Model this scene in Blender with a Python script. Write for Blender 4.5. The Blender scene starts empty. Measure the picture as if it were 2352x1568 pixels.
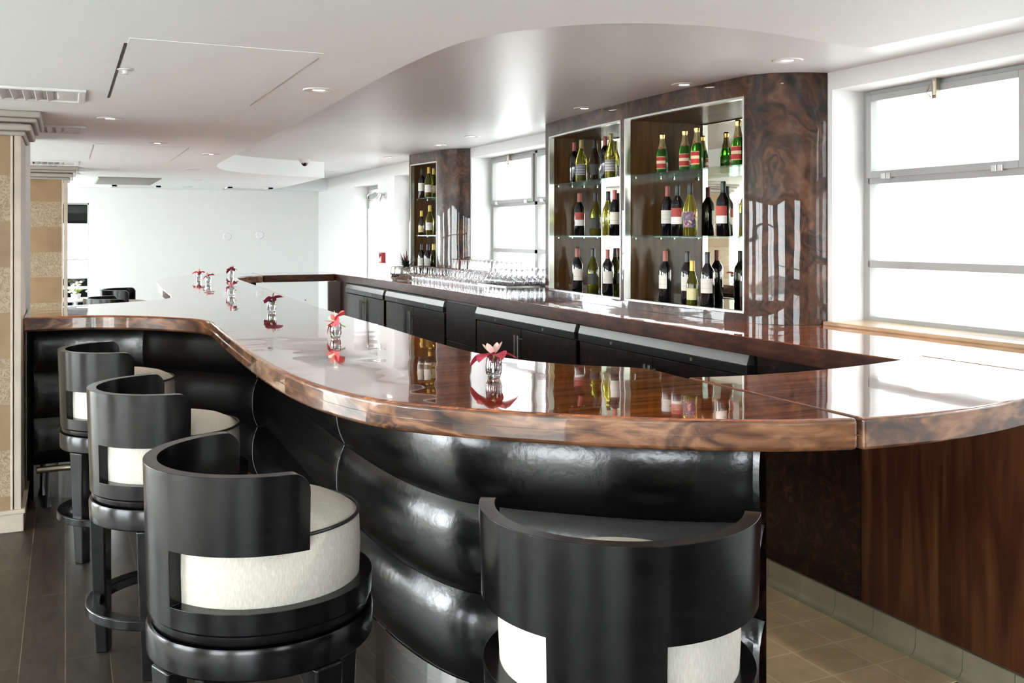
import bpy, bmesh, math, random
from mathutils import Vector, Matrix
random.seed(7)
S = bpy.context.scene
COL = S.collection
# ---------------------------------------------------------------- camera
# room frame: x = across the room towards the window wall, y = along the window wall, z up
F = 2200.0
cd = bpy.data.cameras.new('camera'); cam = bpy.data.objects.new('camera', cd); COL.objects.link(cam)
cd.sensor_width = 36; cd.lens = F/2352*36; cd.shift_y = -247/2352; cd.clip_start = .05
cam.location = (0, 0, 1.56); cam.rotation_euler = (math.radians(90), 0, math.radians(-25))
S.camera = cam
# ---------------------------------------------------------------- sky, sun, exposure
S.view_settings.view_transform = 'Standard'; S.view_settings.look = 'None'
S.view_settings.exposure = 2.0; S.view_settings.gamma = 1.0
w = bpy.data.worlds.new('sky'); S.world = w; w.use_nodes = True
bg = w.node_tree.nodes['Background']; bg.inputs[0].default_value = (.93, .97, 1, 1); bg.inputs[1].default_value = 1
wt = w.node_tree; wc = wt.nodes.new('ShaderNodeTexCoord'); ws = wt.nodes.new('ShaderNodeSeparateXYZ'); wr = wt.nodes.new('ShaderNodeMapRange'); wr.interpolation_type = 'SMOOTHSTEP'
wt.links.new(wc.outputs['Generated'], ws.inputs[0]); wt.links.new(ws.outputs['X'], wr.inputs[0])      # sky strength raised on the lounge side to fill the room with light
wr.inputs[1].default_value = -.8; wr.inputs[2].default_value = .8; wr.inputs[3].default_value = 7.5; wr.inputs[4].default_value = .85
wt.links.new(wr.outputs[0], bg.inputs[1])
def sun(name, direction, strength, angle, color=(1, 1, 1)):
    l = bpy.data.lights.new(name, 'SUN'); l.energy = strength; l.angle = math.radians(angle); l.color = color
    o = bpy.data.objects.new(name, l); COL.objects.link(o)
    o.rotation_euler = Vector(direction).to_track_quat('-Z', 'Y').to_euler(); o.location = (8, 2, 6)
    return o
sun('sun', (-.85, .30, -.33), .3, 1.2, (1, .97, .92))
cy = S.cycles
cy.use_denoising = True
cy.max_bounces = 8; cy.diffuse_bounces = 4; cy.glossy_bounces = 4; cy.transmission_bounces = 8
cy.transparent_max_bounces = 40; cy.caustics_reflective = False; cy.caustics_refractive = False
cy.sample_clamp_indirect = 6; cy.blur_glossy = .5
# ---------------------------------------------------------------- materials
def nt(name):
    m = bpy.data.materials.new(name); m.use_nodes = True
    t = m.node_tree; b = t.nodes['Principled BSDF']
    return m, t, b
def N(t, kind, **kw):
    n = t.nodes.new(kind)
    for k, v in kw.items():
        if k in n.inputs: n.inputs[k].default_value = v
        else: setattr(n, k, v)
    return n
def ramp(t, stops, src):
    r = t.nodes.new('ShaderNodeValToRGB'); e = r.color_ramp.elements
    while len(e) < len(stops): e.new(.5)
    for i, (p, c) in enumerate(stops): e[i].position = p; e[i].color = (*c, 1)
    t.links.new(src, r.inputs[0]); return r
def coords(t, scale=(1, 1, 1), rot=(0, 0, 0)):
    tc = t.nodes.new('ShaderNodeTexCoord'); mp = t.nodes.new('ShaderNodeMapping')
    mp.inputs['Scale'].default_value = scale; mp.inputs['Rotation'].default_value = rot
    t.links.new(tc.outputs['Object'], mp.inputs[0]); return mp.outputs[0]
def bump(t, b, src, strength, dist=.01, coat=False):
    n = t.nodes.new('ShaderNodeBump'); n.inputs['Strength'].default_value = strength; n.inputs['Distance'].default_value = dist
    t.links.new(src, n.inputs['Height']); t.links.new(n.outputs[0], b.inputs['Normal'])
    if coat: t.links.new(n.outputs[0], b.inputs['Coat Normal'])
    return n
def plain(name, col, rough=.5, metal=0, coat=0, spec=.5, noise=0, nscale=8, bumpy=0, bscale=60):
    m, t, b = nt(name)
    b.inputs['Base Color'].default_value = (*col, 1); b.inputs['Roughness'].default_value = rough
    b.inputs['Metallic'].default_value = metal; b.inputs['Coat Weight'].default_value = coat
    b.inputs['Coat Roughness'].default_value = .03; b.inputs['Specular IOR Level'].default_value = spec
    c = coords(t)
    n = N(t, 'ShaderNodeTexNoise', Scale=nscale, Detail=4.0); t.links.new(c, n.inputs['Vector'])
    a = noise if noise else .008
    r = ramp(t, [(.3, tuple(x*(1-a) for x in col)), (.7, tuple(min(1, x*(1+a)) for x in col))], n.outputs[0])
    t.links.new(r.outputs[0], b.inputs['Base Color'])
    if bumpy:
        n2 = N(t, 'ShaderNodeTexNoise', Scale=bscale, Detail=6.0); t.links.new(c, n2.inputs['Vector'])
        bump(t, b, n2.outputs[0], bumpy, .004)
    return m
def wood(name, stops, scale, dist=2.5, rough=.3, coat=1.0, coatr=.015, wavy=.02, swirl=1.2, spec=.5, rot=(0, 0, 0), cior=1.5, lines=0, freq=55):
    m, t, b = nt(name)
    c = coords(t, scale, rot)
    n0 = N(t, 'ShaderNodeTexNoise', Scale=swirl, Detail=3.0); t.links.new(c, n0.inputs['Vector'])
    mx = N(t, 'ShaderNodeVectorMath', operation='MULTIPLY_ADD'); t.links.new(n0.outputs['Color'], mx.inputs[0])
    mx.inputs[1].default_value = (dist,)*3; t.links.new(c, mx.inputs[2])
    n1 = N(t, 'ShaderNodeTexNoise', Scale=3.0, Detail=9.0, Roughness=.62); t.links.new(mx.outputs[0], n1.inputs['Vector'])
    src = n1.outputs[0]
    if lines:
        n3 = N(t, 'ShaderNodeTexNoise', Scale=1.1, Detail=3.0, Roughness=.45, Distortion=.4); t.links.new(mx.outputs[0], n3.inputs['Vector'])
        a = N(t, 'ShaderNodeMath', operation='MULTIPLY'); t.links.new(n3.outputs[0], a.inputs[0]); a.inputs[1].default_value = freq
        si = N(t, 'ShaderNodeMath', operation='SINE'); t.links.new(a.outputs[0], si.inputs[0])
        ad = N(t, 'ShaderNodeMath', operation='MULTIPLY_ADD'); t.links.new(si.outputs[0], ad.inputs[0]); ad.inputs[1].default_value = lines; t.links.new(src, ad.inputs[2]); src = ad.outputs[0]
    r = ramp(t, stops, src); t.links.new(r.outputs[0], b.inputs['Base Color'])
    b.inputs['Roughness'].default_value = rough; b.inputs['Coat Weight'].default_value = coat
    b.inputs['Coat IOR'].default_value = cior; b.inputs['Coat Roughness'].default_value = coatr; b.inputs['Specular IOR Level'].default_value = spec
    if wavy:
        c2 = coords(t); n2 = N(t, 'ShaderNodeTexNoise', Scale=3.5, Detail=1.0); t.links.new(c2, n2.inputs['Vector'])
        bp = t.nodes.new('ShaderNodeBump'); bp.inputs['Strength'].default_value = wavy; bp.inputs['Distance'].default_value = .05
        t.links.new(n2.outputs[0], bp.inputs['Height']); t.links.new(bp.outputs[0], b.inputs['Coat Normal'])
    return m
M = {}
M['white'] = plain('white_paint', (.74, .74, .735), .55)
M['wallfar'] = plain('pale_wall_paint', (.74, .745, .73), .5)
M['ceil'] = plain('satin_ceiling_paint', (.72, .735, .74), .36, spec=.6)
M['ceillow'] = plain('matt_ceiling_paint', (.86, .895, .90), .62, spec=.3)
M['leftwall'] = plain('tan_wall', (.34, .27, .20), .6)  # unseen near left wall, toned down so the stools reflect less light
M['darkwall'] = plain('dark_unseen_wall', (.06, .04, .03), .6)  # wall behind the camera, toned dark so leather and stools reflect less
M['frame'] = plain('grey_window_paint', (.33, .33, .32), .4)
M['walnut'] = wood('lacquered_walnut', [(.28, (.05, .006, .001)), (.42, (.20, .030, .003)), (.56, (.42, .085, .009)), (.75, (.62, .17, .022))], (.7, 7, 7), .6, .06, 1, .012, .05, cior=2.3, lines=.06, freq=60)
M['walnut'].node_tree.nodes['Principled BSDF'].inputs['IOR'].default_value = 1.8
M['edge'] = wood('lacquered_walnut_edge', [(.28, (.014, .005, .003)), (.44, (.085, .031, .013)), (.57, (.20, .085, .038)), (.74, (.36, .18, .09))], (1.8, 1.8, 5), 1.3, .3, 1, .03, .03, lines=.07, freq=60)
M['edgedark'] = wood('dark_walnut_edge', [(.25, (.010, .003, .002)), (.5, (.060, .018, .010)), (.75, (.13, .048, .024))], (2.0, 2.0, 7), 1.2, .35, .35, .06, .03, spec=.25)
M['burl'] = wood('burl_veneer', [(.30, (.003, .001, .0007)), (.42, (.020, .007, .003)), (.56, (.062, .025, .012)), (.76, (.135, .062, .033))], (2.4, 2.4, 2.0), 1.5, .4, .55, .02, .10, 1.3, spec=.2, lines=.065, freq=75)
M['burldark'] = wood('dark_burl_veneer', [(.3, (.002, .001, .001)), (.5, (.008, .003, .002)), (.62, (.028, .009, .005)), (.8, (.07, .026, .014))], (4, 4, 4), 1.6, .45, .3, .05, .03, spec=.2, lines=.07, freq=60)
M['panel'] = wood('walnut_panel', [(.25, (.012, .002, .001)), (.45, (.040, .008, .003)), (.6, (.085, .026, .008)), (.8, (.15, .06, .02))], (4, 4, .3), .9, .38, .25, .1, 0, lines=.05, freq=40)
M['inside'] = wood('cabinet_lining_wood', [(.25, (.022, .008, .002)), (.5, (.090, .040, .011)), (.75, (.17, .085, .026))], (6, 6, .45), .8, .45, .12, .08, .0, spec=.2)
M['sill'] = wood('pale_sill_wood', [(.3, (.30, .18, .09)), (.5, (.48, .33, .19)), (.75, (.62, .47, .30))], (3, .6, 5), .5, .35, .6, .05, 0)
M['leather'] = plain('black_leather', (.0018, .0018, .0020), .22, spec=.65, noise=.25, nscale=5, bumpy=.25, bscale=35)
M['ebony'] = None
m, t, b = nt('black_stained_wood'); c = coords(t, (6, 6, 26))
n = N(t, 'ShaderNodeTexNoise', Scale=1.3, Detail=7.0, Distortion=1.2); t.links.new(c, n.inputs['Vector'])
r = ramp(t, [(.3, (.0012, .0010, .0012)), (.7, (.0050, .0044, .0052))], n.outputs[0]); t.links.new(r.outputs[0], b.inputs['Base Color'])
b.inputs['Roughness'].default_value = .20; b.inputs['Specular IOR Level'].default_value = .33; bump(t, b, n.outputs[0], .05, .003)
M['ebony'] = m
m, t, b = nt('cream_linen'); c = coords(t)
w1 = N(t, 'ShaderNodeTexWave', Scale=330.0, Distortion=1.5); w1.bands_direction = 'Z'; t.links.new(c, w1.inputs['Vector'])
w2 = N(t, 'ShaderNodeTexNoise', Scale=260.0, Detail=3.0); c3 = coords(t, (1, 1, .25)); t.links.new(c3, w2.inputs['Vector'])
ad = N(t, 'ShaderNodeMath', operation='ADD'); t.links.new(w1.outputs['Fac'], ad.inputs[0]); t.links.new(w2.outputs[0], ad.inputs[1])
r = ramp(t, [(.2, (.50, .46, .39)), (1.0, (.74, .71, .64))], w2.outputs[0]); t.links.new(r.outputs[0], b.inputs['Base Color'])
b.inputs['Roughness'].default_value = .9; bump(t, b, ad.outputs[0], .35, .0015); M['linen'] = m
M['steel'] = plain('brushed_steel', (.62, .61, .58), .28, 1)
M['stripsteel'] = plain('dull_steel', (.36, .36, .355), .4, 1)
M['brass'] = plain('satin_brass', (.45, .40, .32), .3, 1)
M['darksteel'] = plain('black_anodised_metal', (.012, .014, .015), .3, 0, spec=.6)
M['mirrorkick'] = plain('polished_steel', (.80, .80, .78), .06, 1)
M['mirror'] = plain('mirror', (.78, .77, .68), .02, 1)
M['black'] = plain('black_rubber', (.01, .01, .01), .5)
M['shadowgap'] = plain('dark_joint', (.02, .02, .02), .7)
M['grille'] = plain('grey_grille_paint', (.36, .355, .33), .5)
M['pebble'] = plain('white_pebbles', (.62, .58, .50), .5, noise=.4, nscale=40)
M['red'] = plain('red_enamel', (.42, .02, .03), .35)
M['chrome'] = plain('chrome', (.75, .75, .75), .08, 1)
M['leafgreen'] = plain('dark_green_leaf', (.012, .035, .012), .45, noise=.4)
M['leafred'] = plain('dark_red_leaf', (.16, .02, .03), .45)
M['stemgreen'] = plain('green_stem', (.35, .45, .10), .5)
M['petal1'] = plain('magenta_petal', (.38, .035, .12), .55, noise=.3, nscale=60)
M['petal2'] = plain('coral_petal', (.72, .10, .12), .55, noise=.35, nscale=60)
M['petal3'] = plain('rose_petal', (.55, .05, .10), .55, noise=.3, nscale=60)
M['lip'] = plain('cream_petal', (.80, .55, .48), .55, noise=.1)
M['whiteflower'] = plain('white_petal', (.8, .82, .7), .6)
M['water'] = None
# stone in alternating courses
m, t, b = nt('banded_travertine'); tc = N(t, 'ShaderNodeTexCoord'); sp = N(t, 'ShaderNodeSeparateXYZ'); t.links.new(tc.outputs['Object'], sp.inputs[0])
dv = N(t, 'ShaderNodeMath', operation='MULTIPLY'); t.links.new(sp.outputs['Z'], dv.inputs[0]); dv.inputs[1].default_value = 1/.48
a1 = N(t, 'ShaderNodeMath', operation='ADD'); t.links.new(dv.outputs[0], a1.inputs[0]); a1.inputs[1].default_value = .11
fr = N(t, 'ShaderNodeMath', operation='FRACT'); t.links.new(a1.outputs[0], fr.inputs[0])
gt = N(t, 'ShaderNodeMath', operation='GREATER_THAN'); t.links.new(fr.outputs[0], gt.inputs[0]); gt.inputs[1].default_value = .5
n1 = N(t, 'ShaderNodeTexNoise', Scale=5.0, Detail=6.0); t.links.new(tc.outputs['Object'], n1.inputs['Vector'])
r1 = ramp(t, [(.3, (.22, .135, .068)), (.7, (.31, .20, .105))], n1.outputs[0])
v = N(t, 'ShaderNodeTexNoise', Scale=22.0, Detail=2.0, Distortion=2.5); t.links.new(tc.outputs['Object'], v.inputs['Vector'])
r2 = ramp(t, [(.42, (.36, .27, .17)), (.485, (.23, .16, .09)), (.50, (.23, .16, .09)), (.56, (.38, .29, .185))], v.outputs[0])
mx = N(t, 'ShaderNodeMix', data_type='RGBA'); t.links.new(gt.outputs[0], mx.inputs[0]); t.links.new(r1.outputs[0], mx.inputs[6]); t.links.new(r2.outputs[0], mx.inputs[7])
t.links.new(mx.outputs[2], b.inputs['Base Color']); b.inputs['Roughness'].default_value = .5
mb = N(t, 'ShaderNodeMath', operation='MULTIPLY'); t.links.new(v.outputs[0], mb.inputs[0]); t.links.new(gt.outputs[0], mb.inputs[1]); bump(t, b, mb.outputs[0], .4, .01)
M['stone'] = m
M['stonetrim'] = plain('cream_stone_trim', (.50, .42, .34), .4, noise=.1)
M['crown'] = plain('taupe_moulding_paint', (.36, .33, .29), .45)
# plank floor
m, t, b = nt('dark_plank_floor'); c = coords(t, rot=(0, 0, math.radians(90)))
br = N(t, 'ShaderNodeTexBrick'); br.offset = .37; br.inputs['Scale'].default_value = 1; br.inputs['Brick Width'].default_value = 1.15; br.inputs['Row Height'].default_value = .15
br.inputs['Mortar Size'].default_value = .0016; br.inputs['Color1'].default_value = (.040, .031, .021, 1); br.inputs['Color2'].default_value = (.028, .022, .015, 1); br.inputs['Mortar'].default_value = (.15, .12, .09, 1)
t.links.new(c, br.inputs['Vector'])
n = N(t, 'ShaderNodeTexNoise', Scale=9.0, Detail=8.0, Distortion=1.5); c2 = coords(t, (2, .5, 1)); t.links.new(c2, n.inputs['Vector'])
mx = N(t, 'ShaderNodeMix', data_type='RGBA', blend_type='MULTIPLY'); mx.inputs[0].default_value = 1
r = ramp(t, [(.3, (.45, .45, .45)), (.7, (1.3, 1.25, 1.15))], n.outputs[0]); t.links.new(br.outputs[0], mx.inputs[6]); t.links.new(r.outputs[0], mx.inputs[7])
t.links.new(mx.outputs[2], b.inputs['Base Color']); b.inputs['Roughness'].default_value = .42; bump(t, b, n.outputs[0], .15, .004); M['floor'] = m
# tiles
def tilemat(name, c1, c2_, mortar, msize=.004):
    m, t, b = nt(name); tc = N(t, 'ShaderNodeTexCoord'); mp = N(t, 'ShaderNodeMapping'); t.links.new(tc.outputs['Object'], mp.inputs[0])
    mp.inputs['Location'].default_value = (-2.86, -2.378, 0)
    br = N(t, 'ShaderNodeTexBrick'); br.offset = 0; br.inputs['Scale'].default_value = 1; br.inputs['Brick Width'].default_value = .2045; br.inputs['Row Height'].default_value = .2045
    br.inputs['Mortar Size'].default_value = msize; br.inputs['Color1'].default_value = (*c1, 1); br.inputs['Color2'].default_value = (*c2_, 1); br.inputs['Mortar'].default_value = (*mortar, 1)
    t.links.new(mp.outputs[0], br.inputs['Vector']); n = N(t, 'ShaderNodeTexNoise', Scale=12.0, Detail=5.0); t.links.new(tc.outputs['Object'], n.inputs['Vector'])
    mx = N(t, 'ShaderNodeMix', data_type='RGBA', blend_type='MULTIPLY'); mx.inputs[0].default_value = 1
    r = ramp(t, [(.3, (.85, .85, .85)), (.7, (1.1, 1.08, 1.05))], n.outputs[0]); t.links.new(br.outputs[0], mx.inputs[6]); t.links.new(r.outputs[0], mx.inputs[7])
    t.links.new(mx.outputs[2], b.inputs['Base Color']); b.inputs['Roughness'].default_value = .45; return m
M['tile'] = tilemat('beige_quarry_tile', (.58, .43, .25), (.52, .39, .225), (.66, .55, .38))
M['cove'] = plain('olive_cove_tile', (.23, .21, .135), .35, noise=.12)
# glasses
def mixglass(name, tint, ior=1.45, base=.04, power=1.0, gloss=(1, 1, 1)):
    m, t, b = nt(name); t.nodes.remove(b); out = t.nodes['Material Output']
    tr = N(t, 'ShaderNodeBsdfTransparent'); tr.inputs[0].default_value = (*tint, 1)
    gl = N(t, 'ShaderNodeBsdfGlossy'); gl.inputs['Roughness'].default_value = .02; gl.inputs[0].default_value = (*gloss, 1)
    lw = N(t, 'ShaderNodeLayerWeight'); lw.inputs[0].default_value = .35
    pw = N(t, 'ShaderNodeMath', operation='POWER'); t.links.new(lw.outputs['Facing'], pw.inputs[0]); pw.inputs[1].default_value = power
    ma = N(t, 'ShaderNodeMath', operation='MULTIPLY_ADD'); t.links.new(pw.outputs[0], ma.inputs[0]); ma.inputs[1].default_value = .85; ma.inputs[2].default_value = base
    mx = N(t, 'ShaderNodeMixShader'); t.links.new(ma.outputs[0], mx.inputs[0]); t.links.new(tr.outputs[0], mx.inputs[1]); t.links.new(gl.outputs[0], mx.inputs[2])
    t.links.new(mx.outputs[0], out.inputs[0]); return m
M['pane'] = mixglass('window_glass', (.97, .985, .98), power=4)
M['thinglass'] = mixglass('clear_stemware_glass', (.97, .98, .985), base=.16, power=1.0)
t = M['thinglass'].node_tree; tr_ = [n for n in t.nodes if n.type == 'BSDF_TRANSPARENT'][0]; lw_ = [n for n in t.nodes if n.type == 'LAYER_WEIGHT'][0]
rr_ = ramp(t, [(.0, (.95, .955, .96)), (.3, (.80, .81, .82)), (.7, (.36, .37, .39)), (1.0, (.10, .11, .12))], lw_.outputs['Facing']); t.links.new(rr_.outputs[0], tr_.inputs[0])
M['shelfglass'] = mixglass('shelf_glass', (.88, .95, .93), base=.02, power=4, gloss=(.8, .95, .93))
m, t, b = nt('vase_glass'); b.inputs['Transmission Weight'].default_value = 1; b.inputs['Roughness'].default_value = 0; b.inputs['IOR'].default_value = 1.45; M['vase'] = m
m, t, b = nt('water'); b.inputs['Transmission Weight'].default_value = 1; b.inputs['Roughness'].default_value = 0; b.inputs['IOR'].default_value = 1.33; M['water'] = m
def tglass(name, col, tr=.9):
    m, t, b = nt(name); b.inputs['Base Color'].default_value = (*col, 1); b.inputs['Transmission Weight'].default_value = tr
    b.inputs['Roughness'].default_value = .02; b.inputs['IOR'].default_value = 1.4; return m
M['g_yellow'] = tglass('pale_wine_glass', (.62, .58, .10)); M['g_green'] = tglass('green_champagne_glass', (.05, .22, .02), .7)
M['g_olive'] = tglass('olive_wine_glass', (.16, .16, .02), .7)
M['g_dark'] = plain('dark_wine_bottle_glass', (.004, .004, .006), .04, spec=.8)
M['g_brown'] = plain('brown_wine_bottle_glass', (.02, .010, .003), .05, spec=.8)
M['f_red'] = plain('dusty_red_foil', (.36, .09, .075), .4); M['f_black'] = plain('black_foil', (.012, .012, .016), .35)
M['f_green'] = plain('dark_green_foil', (.015, .03, .018), .35); M['f_gold'] = plain('gold_foil', (.62, .47, .20), .3, 1, bumpy=.6, bscale=90)
M['f_yellow'] = plain('yellow_foil', (.62, .43, .09), .35, .3); M['f_palegold'] = plain('pale_gold_neck_foil', (.34, .27, .12), .4, .6)
def zlabel(name, bands):                       # printed label: horizontal bands of colour by height
    m, t, b = nt(name); tc = N(t, 'ShaderNodeTexCoord'); sp = N(t, 'ShaderNodeSeparateXYZ'); t.links.new(tc.outputs['Object'], sp.inputs[0])
    ml = N(t, 'ShaderNodeMath', operation='MULTIPLY'); t.links.new(sp.outputs['Z'], ml.inputs[0]); ml.inputs[1].default_value = 1/.3
    r = ramp(t, bands, ml.outputs[0]); r.color_ramp.interpolation = 'CONSTANT'; t.links.new(r.outputs[0], b.inputs['Base Color']); b.inputs['Roughness'].default_value = .6; return m
CR = (.78, .75, .68); RD = (.40, .06, .045)
M['l_white'] = zlabel('white_paper_label', [(0, CR), (.33, (.6, .57, .5)), (.34, CR), (.42, (.55, .53, .48)), (.425, CR)])
M['l_redwhite'] = zlabel('red_and_white_label', [(0, (.85, .82, .78)), (.375, RD)])
M['l_champ'] = zlabel('red_and_gold_label', [(0, (.6, .45, .2)), (.115, (.42, .02, .02)), (.205, (.75, .62, .40)), (.262, (.42, .02, .02)), (.335, (.6, .45, .2))])
M['l_cream'] = zlabel('cream_label', [(0, (.72, .58, .26)), (.22, (.80, .70, .42)), (.40, (.65, .5, .2)), (.41, (.80, .70, .42))])
M['l_yellow'] = zlabel('pale_yellow_label', [(0, (.72, .68, .38)), (.3, (.55, .5, .2)), (.31, (.75, .70, .42))])
M['l_grey'] = zlabel('grey_back_label', [(0, (.16, .16, .18))]+[(.1+.03*i, ((.16, .16, .18) if i % 2 else (.34, .34, .36))) for i in range(12)])
m, t, b = nt('night_picture_label'); c = coords(t, (30, 30, 30)); n = N(t, 'ShaderNodeTexNoise', Scale=1.2, Detail=3.0, Distortion=1.5); t.links.new(c, n.inputs['Vector'])
r = ramp(t, [(.35, (.02, .025, .07)), (.52, (.10, .09, .16)), (.58, (.55, .16, .08)), (.66, (.6, .5, .45))], n.outputs[0]); t.links.new(r.outputs[0], b.inputs['Base Color']); b.inputs['Roughness'].default_value = .5; M['l_art'] = m
M['l_dark'] = plain('dark_label', (.035, .035, .03), .6)
m, t, b = nt('warm_lamp_glow'); b.inputs['Emission Color'].default_value = (1, .88, .72, 1); b.inputs['Emission Strength'].default_value = 5; M['glow'] = m
M['awning'] = plain('black_awning_cloth', (.0015, .0018, .0015), .8, spec=.05)
M['gold'] = plain('gold_ink', (.72, .55, .25), .4); M['ink'] = plain('black_ink', (.02, .02, .02), .5)
# ---------------------------------------------------------------- mesh helpers
def tag(o, label=None, cat=None, group=None, kind=None):
    if label: o['label'] = label
    if cat: o['category'] = cat
    if group: o['group'] = group
    if kind: o['kind'] = kind
    return o
def root(name, loc, label, cat, group=None, rotz=0):
    o = bpy.data.objects.new(name, None); COL.objects.link(o); o.location = loc; o.rotation_euler = (0, 0, rotz)
    o.empty_display_size = .1
    return tag(o, label, cat, group)
def fin(name, bm, mat, parent=None, world=False, smooth=None, bevel=0, segs=2, mods=None):
    """links the bmesh as one mesh object; world=True means the verts are in room coordinates"""
    if world and parent is not None:
        off = Vector((0, 0, 0)); p = parent
        while p is not None: off += p.location; p = p.parent
        bmesh.ops.translate(bm, verts=bm.verts, vec=-off)
    bmesh.ops.recalc_face_normals(bm, faces=bm.faces) if not (mods and 'keepn' in mods) else None
    if smooth is not None:
        for f in bm.faces: f.smooth = True
    me = bpy.data.meshes.new(name); bm.to_mesh(me); bm.free()
    if smooth is not None: me.set_sharp_from_angle(angle=math.radians(smooth))
    mats = mat if isinstance(mat, (list, tuple)) else [mat]
    for x in mats: me.materials.append(x)
    o = bpy.data.objects.new(name, me); COL.objects.link(o)
    if parent is not None: o.parent = parent
    if bevel:
        md = o.modifiers.new('bevel', 'BEVEL'); md.width = bevel; md.segments = segs; md.limit_method = 'ANGLE'; md.angle_limit = math.radians(35)
        if smooth is not None: o.modifiers.new('wn', 'WEIGHTED_NORMAL').keep_sharp = True
    return o
def NB(): return bmesh.new()
def box(bm, x0, x1, y0, y1, z0, z1, mi=0):
    vs = [bm.verts.new(p) for p in ((x0, y0, z0), (x1, y0, z0), (x1, y1, z0), (x0, y1, z0), (x0, y0, z1), (x1, y0, z1), (x1, y1, z1), (x0, y1, z1))]
    for q in ((0, 3, 2, 1), (4, 5, 6, 7), (0, 1, 5, 4), (1, 2, 6, 5), (2, 3, 7, 6), (3, 0, 4, 7)):
        bm.faces.new([vs[i] for i in q]).material_index = mi
    return vs
def prism(bm, poly, z0, z1, mi_side=0, mi_top=0):
    lo = [bm.verts.new((x, y, z0)) for x, y in poly]; hi = [bm.verts.new((x, y, z1)) for x, y in poly]
    n = len(poly)
    for i in range(n):
        f = bm.faces.new((lo[i], lo[(i+1) % n], hi[(i+1) % n], hi[i])); f.material_index = mi_side
    bm.faces.new(hi).material_index = mi_top; bm.faces.new(lo[::-1]).material_index = mi_side
def lathe(bm, prof, n=32, c=(0, 0), a0=0, a1=2*math.pi, mi=0, zoff=0):
    full = abs(a1-a0-2*math.pi) < 1e-6
    cols = []
    for k in range(n if full else n+1):
        a = a0+(a1-a0)*k/n; col = []
        for r, z in prof: col.append(bm.verts.new((c[0]+r*math.cos(a), c[1]+r*math.sin(a), z+zoff)))
        cols.append(col)
    m_ = len(cols)
    for k in range(m_ if full else m_-1):
        A, B = cols[k], cols[(k+1) % m_]
        for i in range(len(prof)-1):
            f = bm.faces.new((A[i], B[i], B[i+1], A[i+1])); f.material_index = mi
    if full: bmesh.ops.remove_doubles(bm, verts=bm.verts, dist=1e-5)
def tube(bm, pts, r, n=10, closed=False, mi=0):
    pts = [Vector(p) for p in pts]; rings = []
    L = len(pts)
    for i, p in enumerate(pts):
        a = pts[i-1] if (i > 0 or closed) else p; b_ = pts[(i+1) % L] if (i < L-1 or closed) else p
        d = (b_-a).normalized(); up = Vector((0, 0, 1)) if abs(d.z) < .95 else Vector((1, 0, 0))
        s1 = d.cross(up).normalized(); s2 = d.cross(s1)
        rr = r[i] if isinstance(r, (list, tuple)) else r
        rings.append([bm.verts.new(p+s1*rr*math.cos(2*math.pi*k/n)+s2*rr*math.sin(2*math.pi*k/n)) for k in range(n)])
    for i in range(L if closed else L-1):
        A, B = rings[i], rings[(i+1) % L]
        for k in range(n): bm.faces.new((A[k], A[(k+1) % n], B[(k+1) % n], B[k])).material_index = mi
    if not closed:
        bm.faces.new(rings[0][::-1]).material_index = mi; bm.faces.new(rings[-1]).material_index = mi
def smoothpath(pts, iters=3):
    """Chaikin corner cutting that keeps both ends"""
    for _ in range(iters):
        q = [pts[0]]
        for a, b_ in zip(pts[:-1], pts[1:]):
            q.append((a[0]*.75+b_[0]*.25, a[1]*.75+b_[1]*.25)); q.append((a[0]*.25+b_[0]*.75, a[1]*.25+b_[1]*.75))
        q.append(pts[-1]); pts = q
    return pts
def resample(pts, step):
    out = [pts[0]]; acc = 0
    for a, b_ in zip(pts[:-1], pts[1:]):
        d = math.dist(a, b_)
        while d > 0 and acc+d >= step:
            f = (step-acc)/d; a = (a[0]+(b_[0]-a[0])*f, a[1]+(b_[1]-a[1])*f); out.append(a); d = math.dist(a, b_); acc = 0
        acc += d
    if math.dist(out[-1], pts[-1]) > 1e-4: out.append(pts[-1])
    return out
def offset(pts, d):
    """shift an open polyline to the left of its direction by d"""
    out = []
    for i, p in enumerate(pts):
        a = pts[max(0, i-1)]; b_ = pts[min(len(pts)-1, i+1)]
        dx, dy = b_[0]-a[0], b_[1]-a[1]; l = math.hypot(dx, dy) or 1
        out.append((p[0]-dy/l*d, p[1]+dx/l*d))
    return out
def sweep(bm, path, prof, mi=0, caps=True):
    """prof: list of (offset to the left, z), closed section"""
    cols = [[bm.verts.new((*q, z)) for q, z in zip([offset(path, o)[i] for o, z in prof], [z for o, z in prof])] for i in range(len(path))] if False else None
    offs = [offset(path, o) for o, z in prof]
    cols = [[bm.verts.new((offs[j][i][0], offs[j][i][1], prof[j][1])) for j in range(len(prof))] for i in range(len(path))]
    n = len(prof)
    for A, B in zip(cols[:-1], cols[1:]):
        for j in range(n): bm.faces.new((A[j], B[j], B[(j+1) % n], A[(j+1) % n])).material_index = mi
    if caps: bm.faces.new(cols[0]).material_index = mi; bm.faces.new(cols[-1][::-1]).material_index = mi
def copy_thing(r, loc, rotz=None, label=None, group=None, cat=None):
    c = r.copy(); COL.objects.link(c); c.location = loc
    if rotz is not None: c.rotation_euler = (0, 0, rotz)
    if label: c['label'] = label
    if group: c['group'] = group
    def rec(src, dst):
        for ch in src.children:
            d = ch.copy(); COL.objects.link(d); d.parent = dst; rec(ch, d)
    rec(r, c)
    return c
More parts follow.
